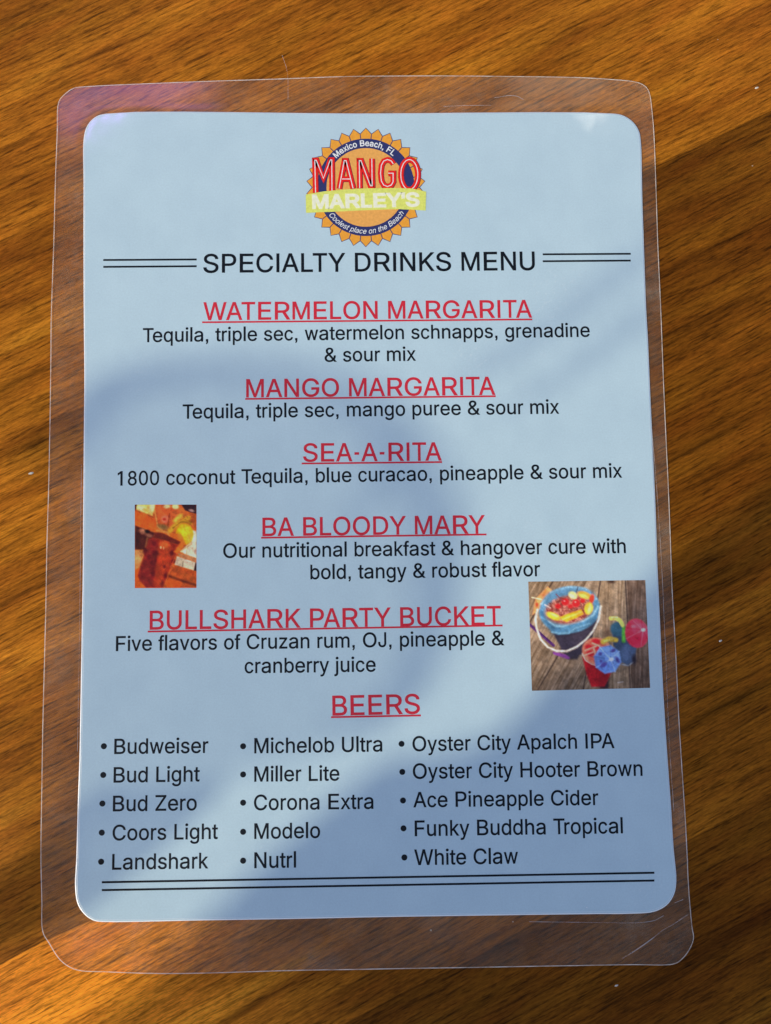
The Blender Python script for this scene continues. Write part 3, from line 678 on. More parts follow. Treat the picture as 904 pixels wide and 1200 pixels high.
'r':(333,[[68,0,68,533,144,533,144,452,148,452,157,471,167,488,180,504,195,516,213,528,233,535,252,540,274,542,279,542,284,542,289,542,294,540,301,540,305,540,310,540,312,540,312,453,311,454,307,454,302,456,296,456,288,457,282,457,274,459,266,459,249,457,234,454,219,449,204,443,192,435,180,423,170,412,162,399,156,384,150,369,147,352,147,333,147,0]]),
's':(500,[[249,-11,223,-10,199,-7,175,-3,153,4,134,14,115,25,99,38,85,53,73,70,62,89,55,110,49,132,129,151,136,129,144,111,156,97,170,84,186,76,205,69,226,65,248,63,274,65,297,70,318,77,334,87,349,100,359,114,366,128,367,145,366,158,363,170,356,181,348,191,337,200,325,207,308,212,290,218,204,239,171,249,142,262,119,276,99,293,84,312,73,333,66,359,64,385,66,408,70,429,78,449,89,467,103,482,119,498,137,511,158,520,179,530,204,536,229,540,256,540,282,540,305,536,327,532,348,523,366,515,382,504,397,491,410,477,421,461,430,445,437,426,444,408,367,390,362,405,353,419,344,432,333,445,318,454,300,461,281,466,256,468,234,467,214,463,196,456,179,446,166,433,156,421,151,407,149,390,151,376,153,363,160,352,170,342,182,333,197,326,215,319,236,314,314,294,348,284,377,273,400,257,419,241,434,222,445,200,452,176,453,151,452,127,447,106,440,86,427,66,414,49,397,34,378,21,356,8,332,0,305,-7,278,-10]]),
't':(278,[[84,452,12,452,12,519,86,519,100,662,172,662,172,519,268,519,268,452,172,452,172,140,176,100,194,76,224,70,266,78,266,10,232,-4,200,-8,150,0,112,24,92,66,84,120]]),
'u':(556,[[247,-7,222,-6,198,-1,176,6,156,15,137,28,121,44,106,62,94,83,84,107,77,134,73,163,72,196,72,533,155,533,155,203,156,173,161,148,172,125,186,106,203,90,222,79,245,73,271,70,289,72,306,75,323,80,338,87,351,97,363,108,374,121,384,136,392,153,397,172,400,193,401,215,401,533,484,533,484,0,404,0,404,129,416,129,403,94,388,66,369,42,349,24,325,10,301,0,275,-6]]),
'v':(500,[[210,0,22,533,108,533,212,218,220,194,228,170,234,146,240,122,246,98,252,75,258,52,265,30,237,30,243,52,249,75,254,98,261,122,266,146,274,170,280,194,288,218,392,533,477,533,290,0]]),
'w':(722,[[176,0,29,533,111,533,169,301,176,276,182,249,190,221,196,193,202,162,210,128,216,94,223,58,210,58,216,93,223,127,229,159,237,190,243,219,250,248,256,274,262,301,321,533,402,533,461,301,466,276,472,248,479,221,486,191,493,160,499,128,506,94,512,58,498,58,506,93,512,127,520,159,526,190,532,219,539,248,546,274,553,301,611,533,694,533,546,0,469,0,406,242,388,317,383,336,378,354,374,374,371,394,353,475,371,475,353,394,335,317,330,297,325,279,321,260,316,242,253,0]]),
'x':(500,[[28,0,226,307,226,241,38,533,132,533,194,430,206,411,216,392,227,374,236,356,245,339,255,322,264,305,273,290,231,290,241,305,251,322,259,339,266,356,276,374,285,392,296,411,307,430,372,533,464,533,276,238,276,301,472,0,379,0,305,120,293,139,282,158,273,174,264,191,255,208,247,224,237,241,228,256,270,256,261,241,252,224,244,208,235,191,227,174,218,158,207,139,195,120,120,0]]),
'y':(500,[[60,-196,78,-121,91,-122,103,-125,113,-127,123,-127,134,-125,143,-122,152,-118,159,-113,167,-104,175,-94,181,-82,188,-68,194,-51,210,-1,22,533,108,533,212,218,220,194,228,170,234,146,240,122,246,98,252,75,258,52,265,30,237,30,242,52,248,75,254,98,260,122,266,146,272,170,280,194,288,218,392,533,477,533,262,-82,254,-101,246,-120,237,-136,228,-151,216,-163,204,-174,193,-183,179,-191,165,-197,150,-201,134,-204,117,-204,108,-204,99,-204,91,-203,84,-201,76,-200,69,-198,66,-197]]),
'z':(500,[[55,0,55,65,334,450,334,454,63,454,63,533,438,533,438,466,166,84,166,79,446,79,446,0]])}
_tri = {}


def area(p):
    return sum(p[i - 1][0] * p[i][1] - p[i][0] * p[i - 1][1] for i in range(len(p))) / 2


def glyph(ch, bold=0):
    key = (ch, bold)
    if key not in _tri:
        adv, cs = GLYPHS[ch]
        polys = [[(c[i], c[i + 1]) for i in range(0, len(c), 2)] for c in cs]
        if bold:
            sgn = 1 if area(max(polys, key=lambda p: abs(area(p)))) > 0 else -1
            res = []
            for p in polys:
                Lr, Rr = ribbon([Vector(q) for q in p], bold * 2, True)
                res.append([tuple(q) for q in (Rr if sgn > 0 else Lr)])
            polys = res
        v, f = fill(polys)
        _tri[key] = (adv, v, f)
    return _tri[key]


def advance(s):
    return sum(278 if c == ' ' else GLYPHS[c][0] for c in s)


def ink_span(s):
    a = min(GLYPHS[s[0]][1][k][i] for k in range(len(GLYPHS[s[0]][1])) for i in range(0, len(GLYPHS[s[0]][1][k]), 2))
    last = GLYPHS[s[-1]]
    b_ = max(last[1][k][i] for k in range(len(last[1])) for i in range(0, len(last[1][k]), 2))
    return a, advance(s) - last[0] + b_


KERN = {'AT': -74, 'TA': -74, 'LT': -74, 'LY': -74, 'AY': -74, 'RT': -18, 'Te': -110, 'Tr': -110, 'AW': -37, 'WA': -37, 'PA': -74,
        'Fi': 0, 'AV': -74, 'RY': -18, 'TY': 0, '11': -74}


def set_line(mb, s, a, b_, z, vscale=1.0, bold=11):
    """Letters of s between ink ends a and b_ (pixels) on the sheet."""
    A, B = P(*a), P(*b_)
    x0, x1 = ink_span(s)
    kern = sum(KERN.get(s[i:i + 2], 0) for i in range(len(s) - 1))
    d = B - A
    k = d.length / (x1 - x0 + kern)
    d.normalize()
    up = Vector((-d.y, d.x))
    x = -x0
    for i, c in enumerate(s):
        if c != ' ':
            adv, v, f = glyph(c, bold)
            mb.add([(*(A + d * ((x + p.x) * k) + up * (p.y * k * vscale)), z) for p in v], f)
        x += 278 if c == ' ' else GLYPHS[c][0]
        x += KERN.get(s[i:i + 2], 0)
    return k


def bar(name, a, b_, w, mat, parent, z=None):
    mb = MB()
    stroke(mb, [P(*a), P(*b_)], w, ZT if z is None else z)
    return mb.build(name, mat, parent)


ZT = ZC + .00003


def text(name, lines, mat, parent=menu):
    mb = MB()
    for s, a, b_ in lines:
        set_line(mb, s, a, b_, ZT)
    return mb.build(name, mat, parent)


text('menu_title', [('SPECIALTY DRINKS MENU', (239.3, 320.3), (626.5, 317.2))], BLACK)
RW = .00070
for a, b_ in (((122, 305.6), (231.2, 304.9)), ((122, 313.6), (231.2, 312.8)), ((635.8, 298.9), (738.7, 298.3)), ((635.8, 307), (738.7, 306.2)),
              ((120.3, 1033), (766.3, 1021.9)), ((120.3, 1042.2), (766.3, 1031))):
    bar('rule_line', a, b_, RW, BLACK, menu)

for s, a, b_, u0, u1 in (
        ('WATERMELON MARGARITA', (239.3, 375.7), (623, 372.7), (237.6, 378.4), (623.5, 375)),
        ('MANGO MARGARITA', (289.4, 466), (580, 463), (288, 468), (580.8, 464.8)),
        ('SEA-A-RITA', (356, 541.2), (517.3, 539.8), (354, 543.5), (518, 541.8)),
        ('BA BLOODY MARY', (308.4, 628.2), (568, 625), (306.6, 630.3), (570, 626.4)),
        ('BULLSHARK PARTY BUCKET', (176.5, 737.6), (586.8, 731.8), (174, 740), (588.8, 732.8)),
        ('BEERS', (390.3, 838), (492, 835.8), (388.4, 840), (493.4, 838))):
    h = text('drink_heading' if s != 'BEERS' else 'beer_heading', [(s, a, b_)], RED)
    bar('underline', u0, u1, .00062, RED, h, ZT + .000006)

for lines in (
        [('Tequila, triple sec, watermelon schnapps, grenadine', (168.5, 401.5), (690.7, 395.2)), ('& sour mix', (381, 424.5), (487.2, 423.2))],
        [('Tequila, triple sec, mango puree & sour mix', (215, 491), (654.8, 485))],
        [('1800 coconut Tequila, blue curacao, pineapple & sour mix', (139, 569.2), (728.4, 559.8))],
        [('Our nutritional breakfast & hangover cure with', (262.4, 653.8), (732.8, 648)), ('bold, tangy & robust flavor', (364.4, 678.7), (632.6, 675))],
        [('Five flavors of Cruzan rum, OJ, pineapple &', (137, 762.6), (590.7, 755.8)), ('cranberry juice', (287.5, 788.5), (440.3, 786.6))]):
    text('drink_description', lines, BLACK)

COLS = ([('Budweiser', 135, 883, 244.6, 881.6, 122.7, 874), ('Bud Light', 134.2, 916.4, 234.4, 915, 122, 907.6), ('Bud Zero', 133.4, 950, 231, 948.7, 121, 941),
         ('Coors Light', 133, 984, 255.6, 982.2, 120.3, 975), ('Landshark', 132.5, 1018.2, 244.4, 1016.6, 119.5, 1009)],
        [('Michelob Ultra', 298.8, 882.2, 448, 880, 285.5, 874), ('Miller Lite', 298.8, 915.3, 397.8, 914, 285.5, 907), ('Corona Extra', 298.4, 948.7, 437.6, 947, 285.5, 940),
         ('Modelo', 298.8, 982.2, 375.3, 981, 285.5, 974), ('Nutrl', 298.8, 1016.4, 347.2, 1015.6, 285.5, 1007.8)],
        [('Oyster City Apalch IPA', 483.8, 879.8, 719.5, 876, 470.7, 871.2), ('Oyster City Hooter Brown', 484.2, 912, 752.3, 908.4, 471.6, 904),
         ('Ace Pineapple Cider', 484.8, 945.3, 700.7, 942.5, 472.4, 937.4), ('Funky Buddha Tropical', 486.4, 979, 729.4, 975.6, 473, 970), ('White Claw', 486, 1012.8, 606.8, 1011, 474, 1004)])
for col_ in COLS:
    for s, x0, y0, x1, y1, bx, by in col_:
        mb = MB()
        set_line(mb, s, (x0, y0), (x1, y1), ZT)
        c = P(bx, by)
        mb.add([(c.x + .00105 * math.cos(t * math.tau / 20), c.y + .00105 * math.sin(t * math.tau / 20), ZT) for t in range(20)], [tuple(range(20))])
        mb.build('beer_entry', BLACK, menu)

# ---------------------------------------------------------------- round emblem at the head of the menu
logo = bpy.data.objects.new('round_emblem', None)
COL.objects.link(logo)
logo.parent = menu


def Lg(x, y):
    return P(340 + x / 5.0222, 140 + y / 5.0222)


def pol(r, deg, cx=447, cy=405):
    return (cx + r * math.sin(math.radians(deg)), cy - r * math.cos(math.radians(deg)))


def LP(pts):
    return [Lg(*p) for p in pts]


def px_w(w):
    return (Lg(447 + w, 405) - Lg(447, 405)).length


NAVY = ink('navy_ink', lin((52, 58, 110)))
ORANGE = ink('orange_ink', lin((255, 170, 60)))
TAN = ink('tan_orange_ink', lin((250, 178, 92)))
LOGO_RED = ink('scarlet_ink', lin((250, 40, 30)))
MAROON = ink('maroon_ink', lin((120, 36, 60)))
WHITE = ink('white_ink', (.88, .88, .86))
LIME = ink('lime_ink', lin((232, 236, 116)))
GLOW = ink('pale_lime_ink', lin((252, 248, 160)))
CREAM = ink('cream_ink', (1.0, .98, .72))
z0 = ZC + .00002


def zl(k):
    return z0 + k * .000008


def star(ro, ri):
    return [pol(ro if i % 2 == 0 else ri, i * 6) for i in range(60)]


def poly_part(name, polys, layer, mat, parent=logo):
    mb = MB()
    sheet(mb, [LP(p) for p in polys], zl(layer))
    return mb.build(name, mat, parent)


def circ(r, n=96, rev=False):
    p = [pol(r, i * 360 / n) for i in range(n)]
    return p[::-1] if rev else p


mb = MB()
sheet(mb, [LP(star(351, 318))], zl(0))
mb.build('sunburst_outline', NAVY, logo)
burst = poly_part('sunburst', [star(347, 312)], 1, ORANGE)
mb = MB()
for i in range(30):
    stroke(mb, LP([pol(284, 6 + i * 12), pol(312, 6 + i * 12)]), px_w(5), zl(2))
mb.build('ray_line', NAVY, logo)
mb = MB()
sheet(mb, [LP(circ(286)), LP(circ(231, rev=True))], zl(3))
mb.build('navy_ring', NAVY, logo)
poly_part('disc', [circ(230.5)], 3, TAN)


def arc_text(mb, s, r, d0, d1, z, k, inside, bold=0, shear=0.0):
    tot = advance(s)
    x = 0
    for c in s:
        adv = 278 if c == ' ' else GLYPHS[c][0]
        if c != ' ':
            _, v, f = glyph(c, bold)
            dm = math.radians(d0 + (d1 - d0) * (x + adv / 2) / tot)
            out = []
            for p in v:
                lx, ly = (p.x - adv / 2 + shear * p.y) * k, p.y * k
                if inside:      # along the foot of the ring, heads towards the centre
                    rx, ry = math.cos(dm), math.sin(dm)
                    wx = 447 + (r - ly) * math.sin(dm) - lx * rx
                    wy = 405 - (r - ly) * math.cos(dm) - lx * ry
                else:
                    wx = 447 + (r + ly) * math.sin(dm) + lx * math.cos(dm)
                    wy = 405 - (r + ly) * math.cos(dm) + lx * math.sin(dm)
                q_ = Lg(wx, wy)
                out.append((q_.x, q_.y, z))
            mb.add(out, f)
        x += adv


mb = MB()
arc_text(mb, 'Mexico Beach, FL', 243, -46, 41, zl(4), .047, False, 26)
mb.build('place_lettering', WHITE, logo)
mb = MB()
arc_text(mb, 'Coolest place on the Beach', 272, 234, 124, zl(4), .042, True, 6, .22)
mb.build('motto_lettering', WHITE, logo)


def ell(cx, cy, rx, ry, n=40):
    return [(cx + rx * math.cos(i * math.tau / n), cy + ry * math.sin(i * math.tau / n)) for i in range(n)]


NAME = [[([(152, 436), (147, 246), (156, 246), (198, 352), (238, 244), (247, 244), (248, 432)], 0)],
        [([(290, 412), (320, 248), (331, 248), (372, 412)], 0), ([(306, 356), (356, 356)], 0)],
        [([(411, 410), (408, 248), (418, 248), (474, 396), (484, 396), (482, 236)], 0)],
        [([(608, 268), (596, 250), (574, 242), (552, 250), (538, 275), (533, 322), (538, 368), (552, 392), (574, 400), (596, 392), (607, 372), (607, 322), (578, 322)], 0)],
        [(ell(702, 330, 50, 88), 1)]]
for letters, w, lay, m_, nm in ((NAME, 36, 5, MAROON, 'name_shadow'), (NAME, 31, 6, LOGO_RED, 'name_lettering'), (NAME, 5, 7, WHITE, 'name_inline')):
    mb = MB()
    for gl_ in letters:
        for k, (pts, cl) in enumerate(gl_):
            stroke(mb, LP([(x + (2 if nm == 'name_shadow' else 0), y + (1.5 if nm == 'name_shadow' else 0)) for x, y in pts]), px_w(w), zl(lay) + k * .000003, bool(cl))
    mb.build(nm, m_, logo)
poly_part('banner', [[(94, 447), (200, 429), (330, 417), (447, 411), (600, 409), (720, 412), (801, 430), (798, 541), (640, 533), (447, 540), (250, 549), (96, 555)]], 9, LIME)
for bold, lay, m_, nm in ((62, 10, GLOW, 'banner_glow'), (36, 11, CREAM, 'banner_lettering')):
    mb = MB()
    A_, B_ = (340 + 138 / 5.0222, 140 + 528 / 5.0222), (340 + 758 / 5.0222, 140 + 514 / 5.0222)
    set_line(mb, "MARLEY'S", A_, B_, zl(lay), .86, bold)
    mb.build(nm, m_, logo)


# ---------------------------------------------------------------- the two printed pictures
class Raster:
    """A small painter: sRGB shapes with soft rims, sampled at arbitrary points."""
    def __init__(self, X, Y, base):
        self.X, self.Y = X, Y
        self.c = np.ones(X.shape + (3,)) * np.array(base, float)
        self.rng = np.random.default_rng(3)

    def put(self, mask, col, a=1.0):
        m = (np.clip(mask, 0, 1) * a)[..., None]
        self.c = self.c * (1 - m) + np.array(col, float) * m

    def poly(self, pts, col, soft=5.0, a=1.0):
        X, Y = self.X, self.Y
        ins = np.zeros(X.shape, bool)
        dist = np.full(X.shape, 1e9)
        n = len(pts)
        for i in range(n):
            (x0, y0), (x1, y1) = pts[i], pts[(i + 1) % n]
            cond = (y0 > Y) != (y1 > Y)
            xs = (x1 - x0) * (Y - y0) / ((y1 - y0) if y1 != y0 else 1e-9) + x0
            ins ^= cond & (X < xs)
            L2 = (x1 - x0) ** 2 + (y1 - y0) ** 2 + 1e-9
            t = np.clip(((X - x0) * (x1 - x0) + (Y - y0) * (y1 - y0)) / L2, 0, 1)
            dist = np.minimum(dist, np.hypot(X - x0 - t * (x1 - x0), Y - y0 - t * (y1 - y0)))
        sd = np.where(ins, dist, -dist)
        self.put(.5 + sd / (2 * soft), col, a)

    def ell(self, cx, cy, rx, ry, col, rot=0, soft=5.0, a=1.0, clip=None):
        t = math.radians(rot)
        dx, dy = self.X - cx, self.Y - cy
        u, v = dx * math.cos(t) + dy * math.sin(t), -dx * math.sin(t) + dy * math.cos(t)
        r = np.sqrt((u / rx) ** 2 + (v / ry) ** 2)
        m = np.clip(.5 + (1 - r) * min(rx, ry) / (2 * soft), 0, 1)
        if clip is not None:
            cx, cy, rx, ry = clip
            m = m * np.clip(4 * (1 - np.sqrt(((self.X - cx) / rx) ** 2 + ((self.Y - cy) / ry) ** 2)) + .3, 0, 1)
        self.put(m, col, a)

    def line(self, pts, w, col, soft=4.0, a=1.0):
        dist = np.full(self.X.shape, 1e9)
        for (x0, y0), (x1, y1) in zip(pts[:-1], pts[1:]):
            L2 = (x1 - x0) ** 2 + (y1 - y0) ** 2 + 1e-9
            t = np.clip(((self.X - x0) * (x1 - x0) + (self.Y - y0) * (y1 - y0)) / L2, 0, 1)
            dist = np.minimum(dist, np.hypot(self.X - x0 - t * (x1 - x0), self.Y - y0 - t * (y1 - y0)))
        self.put(.5 + (w / 2 - dist) / (2 * soft), col, a)

    def vnoise(self, sx, sy, rot=0, seed=0):
        """Smooth value noise in the picture's own coordinates, -1..1."""
        rng = np.random.default_rng(seed)
        g = rng.uniform(-1, 1, (64, 64))
        t = math.radians(rot)
        u = (self.X * math.cos(t) + self.Y * math.sin(t)) / sx + 200
        v = (-self.X * math.sin(t) + self.Y * math.cos(t)) / sy + 200
        i, j = np.floor(u).astype(int), np.floor(v).astype(int)
        fu, fv = u - i, v - j
        fu, fv = fu * fu * (3 - 2 * fu), fv * fv * (3 - 2 * fv)
        G = lambda a, b_: g[a % 64, b_ % 64]
        return (G(i, j) * (1 - fu) + G(i + 1, j) * fu) * (1 - fv) + (G(i, j + 1) * (1 - fu) + G(i + 1, j + 1) * fu) * fv


def picture(corners, origin, scale, nx, ny, paint, gain):
    """Flat printed picture: fine grid over its four corners (crop units), one ink colour per grid point."""
    (ax, ay), (bx, by), (cx, cy), (dx, dy) = corners       # TL TR BR BL
    u, v = np.meshgrid(np.linspace(0, 1, nx), np.linspace(0, 1, ny))
    X = (ax * (1 - u) + bx * u) * (1 - v) + (dx * (1 - u) + cx * u) * v
    Y = (ay * (1 - u) + by * u) * (1 - v) + (dy * (1 - u) + cy * u) * v
    r = Raster(X, Y, (128, 128, 128))
    paint(r)
    s = np.clip(r.c, 0, 255) / 255
    l_ = np.where(s <= .04045, s / 12.92, ((s + .055) / 1.055) ** 2.4)
    l_ = np.clip(l_ * np.array(gain), 0, .93)
    mb = MB()
    vs = []
    for j in range(ny):
        for i in range(nx):
            p = P(origin[0] + X[j, i] / scale, origin[1] + Y[j, i] / scale)
            vs.append((p.x, p.y, ZC + .000025))
    mb.add(vs, [(j * nx + i, (j + 1) * nx + i, (j + 1) * nx + i + 1, j * nx + i + 1) for j in range(ny - 1) for i in range(nx - 1)])
    o = mb.build('printed_picture', PHOTO, menu)
    at = o.data.color_attributes.new('print', 'FLOAT_COLOR', 'POINT')
    flat = np.ones((nx * ny, 4), np.float32)
    flat[:, :3] = l_.reshape(-1, 3)
    at.data.foreach_set('color', flat.ravel())
    return o


def paint_tomato_drink(r):
    r.put(np.ones(r.X.shape), (196, 98, 34))
    r.poly([(155, 150), (370, 240), (360, 352), (155, 292)], (233, 100, 28))
    r.poly([(150, 90), (358, 90), (326, 202), (160, 138)], (252, 214, 104), 9)
    r.ell(220, 130, 40, 22, (255, 240, 170), 20, 14)
    r.ell(320, 120, 24, 40, (255, 236, 160), 10, 12)
    r.ell(255, 145, 22, 14, (214, 150, 50), 20, 8, .7)
    r.poly([(150, 90), (176, 90), (168, 140), (150, 160)], (58, 26, 18))
    r.poly([(150, 292), (344, 366), (330, 425), (262, 525), (150, 530)], (82, 34, 22), 7)
    r.ell(228, 352, 34, 26, (178, 118, 84), 20, 10); r.ell(290, 392, 36, 18, (150, 96, 70), 15, 10)
    r.ell(275, 352, 22, 14, (30, 14, 14), 10, 8); r.ell(180, 420, 24, 70, (58, 22, 18), 0, 18)
    r.line([(275, 420), (262, 500)], 18, (150, 92, 50), 8)
    r.poly([(150, 530), (262, 535), (196, 705), (150, 735)], (216, 146, 74), 9)
    r.ell(180, 600, 30, 40, (232, 172, 96), 0, 20, .8)
    r.poly([(150, 728), (190, 700), (205, 820), (270, 900), (150, 900)], (222, 96, 22), 8)
    r.poly([(600, 90), (752, 90), (752, 190), (640, 152)], (48, 28, 34), 7)
    r.ell(700, 152, 26, 12, (182, 150, 138), 15, 6)
    r.poly([(606, 150), (752, 186), (752, 352), (700, 282), (610, 205)], (184, 92, 34), 8)
    r.poly([(355, 90), (604, 90), (590, 170), (520, 305), (372, 305), (340, 170)], (204, 96, 40), 9)
    r.ell(462, 110, 30, 20, (255, 238, 160), 0, 8); r.ell(545, 112, 30, 26, (255, 234, 150), 0, 8)
    r.ell(450, 235, 40, 38, (238, 112, 76), 0, 10); r.ell(440, 236, 16, 13, (168, 52, 30), 0, 6)
    r.line([(345, 150), (375, 300), (420, 340)], 12, (226, 156, 72), 6); r.line([(490, 180), (470, 320)], 14, (150, 62, 24), 8)
    r.ell(425, 312, 55, 26, (146, 112, 56), 12, 10)
    r.line([(490, 350), (560, 280), (670, 225)], 46, (226, 170, 40), 12); r.line([(540, 250), (600, 200)], 40, (250, 190, 60), 12)
    r.line([(520, 320), (600, 262), (700, 262)], 12, (160, 116, 20), 6); r.line([(640, 240), (700, 280)], 16, (196, 142, 30), 6)
    r.poly([(700, 340), (752, 350), (752, 612), (640, 572), (596, 545), (690, 450)], (255, 240, 196), 9)
    r.line([(600, 545), (700, 470)], 8, (230, 196, 130), 5); r.line([(650, 575), (660, 500), (700, 480)], 5, (214, 180, 120), 4)
    r.ell(740, 545, 14, 26, (196, 176, 150), 0, 6)
    r.ell(632, 378, 84, 100, (248, 186, 14), 0, 9); r.ell(644, 346, 52, 58, (255, 216, 40), 0, 22)
    r.ell(680, 420, 26, 50, (252, 206, 60), 20, 14)
    r.poly([(290, 425), (345, 402), (595, 486), (566, 560), (470, 765), (430, 895), (270, 895), (204, 825), (186, 770), (238, 620)], (158, 48, 22), 7)
    r.poly([(290, 430), (345, 410), (380, 470), (330, 880), (270, 890), (205, 825), (190, 770), (240, 620)], (128, 34, 26), 16)
    r.poly([(400, 500), (490, 480), (470, 700), (400, 885), (345, 885)], (178, 64, 26), 20)
    r.ell(440, 480, 46, 40, (224, 104, 40), 0, 18); r.ell(405, 506, 8, 12, (250, 190, 130), 0, 4); r.ell(432, 512, 5, 12, (250, 180, 120), 0, 4)
    for e in ((350, 560, 32, 24), (322, 655, 20, 26), (330, 765, 18, 30), (248, 760, 20, 10), (450, 780, 14, 32), (528, 640, 20, 20), (420, 850, 12, 26), (290, 600, 18, 26), (350, 640, 10, 40), (440, 690, 14, 16), (255, 540, 20, 30), (340, 470, 18, 22), (510, 560, 20, 24)):
        r.ell(*e, (92, 18, 20), 12, 9, .85)
    r.line([(560, 560), (500, 700), (455, 890)], 10, (206, 96, 44), 7, .8)
    r.poly([(340, 362), (420, 368), (602, 446), (592, 486), (430, 432), (342, 412)], (112, 38, 22), 6)
    r.line([(370, 345), (470, 360), (490, 392)], 18, (206, 140, 60), 6)
    r.poly([(476, 362), (602, 376), (644, 470), (562, 566), (530, 548), (598, 452), (500, 405)], (240, 122, 34), 9)
    r.poly([(570, 560), (752, 612), (752, 650), (580, 592)], (188, 128, 78), 5)
    r.poly([(560, 590), (742, 650), (726, 728), (538, 672)], (206, 196, 160), 6); r.line([(620, 640), (612, 690)], 10, (150, 140, 110), 5); r.line([(690, 640), (640, 630)], 8, (236, 228, 200), 4)
    r.poly([(738, 652), (752, 660), (752, 735), (722, 728)], (40, 32, 36), 5)
    r.poly([(540, 680), (752, 740), (752, 900), (436, 900), (482, 770)], (176, 80, 28), 7)
    r.line([(490, 782), (620, 830), (752, 872)], 22, (112, 46, 18), 8)
    r.poly([(478, 800), (610, 845), (590, 900), (436, 900)], (218, 92, 24), 8)
    n = r.vnoise(60, 44, 30, 25) * 16 + r.vnoise(24, 24, 20, 5) * 15 + r.vnoise(10, 10, 0, 6) * 11
    r.c *= (1 + n / 130)[..., None]
    r.c += (r.vnoise(34, 30, 50, 31) * 8)[..., None] * np.array((.3, 1, .4))
    e = (r.X < 164) | (r.X > 741) | (r.Y > 887)
    r.c = np.where(e[..., None], r.c * .8 + np.array((255, 120, 60)) * .2, r.c)


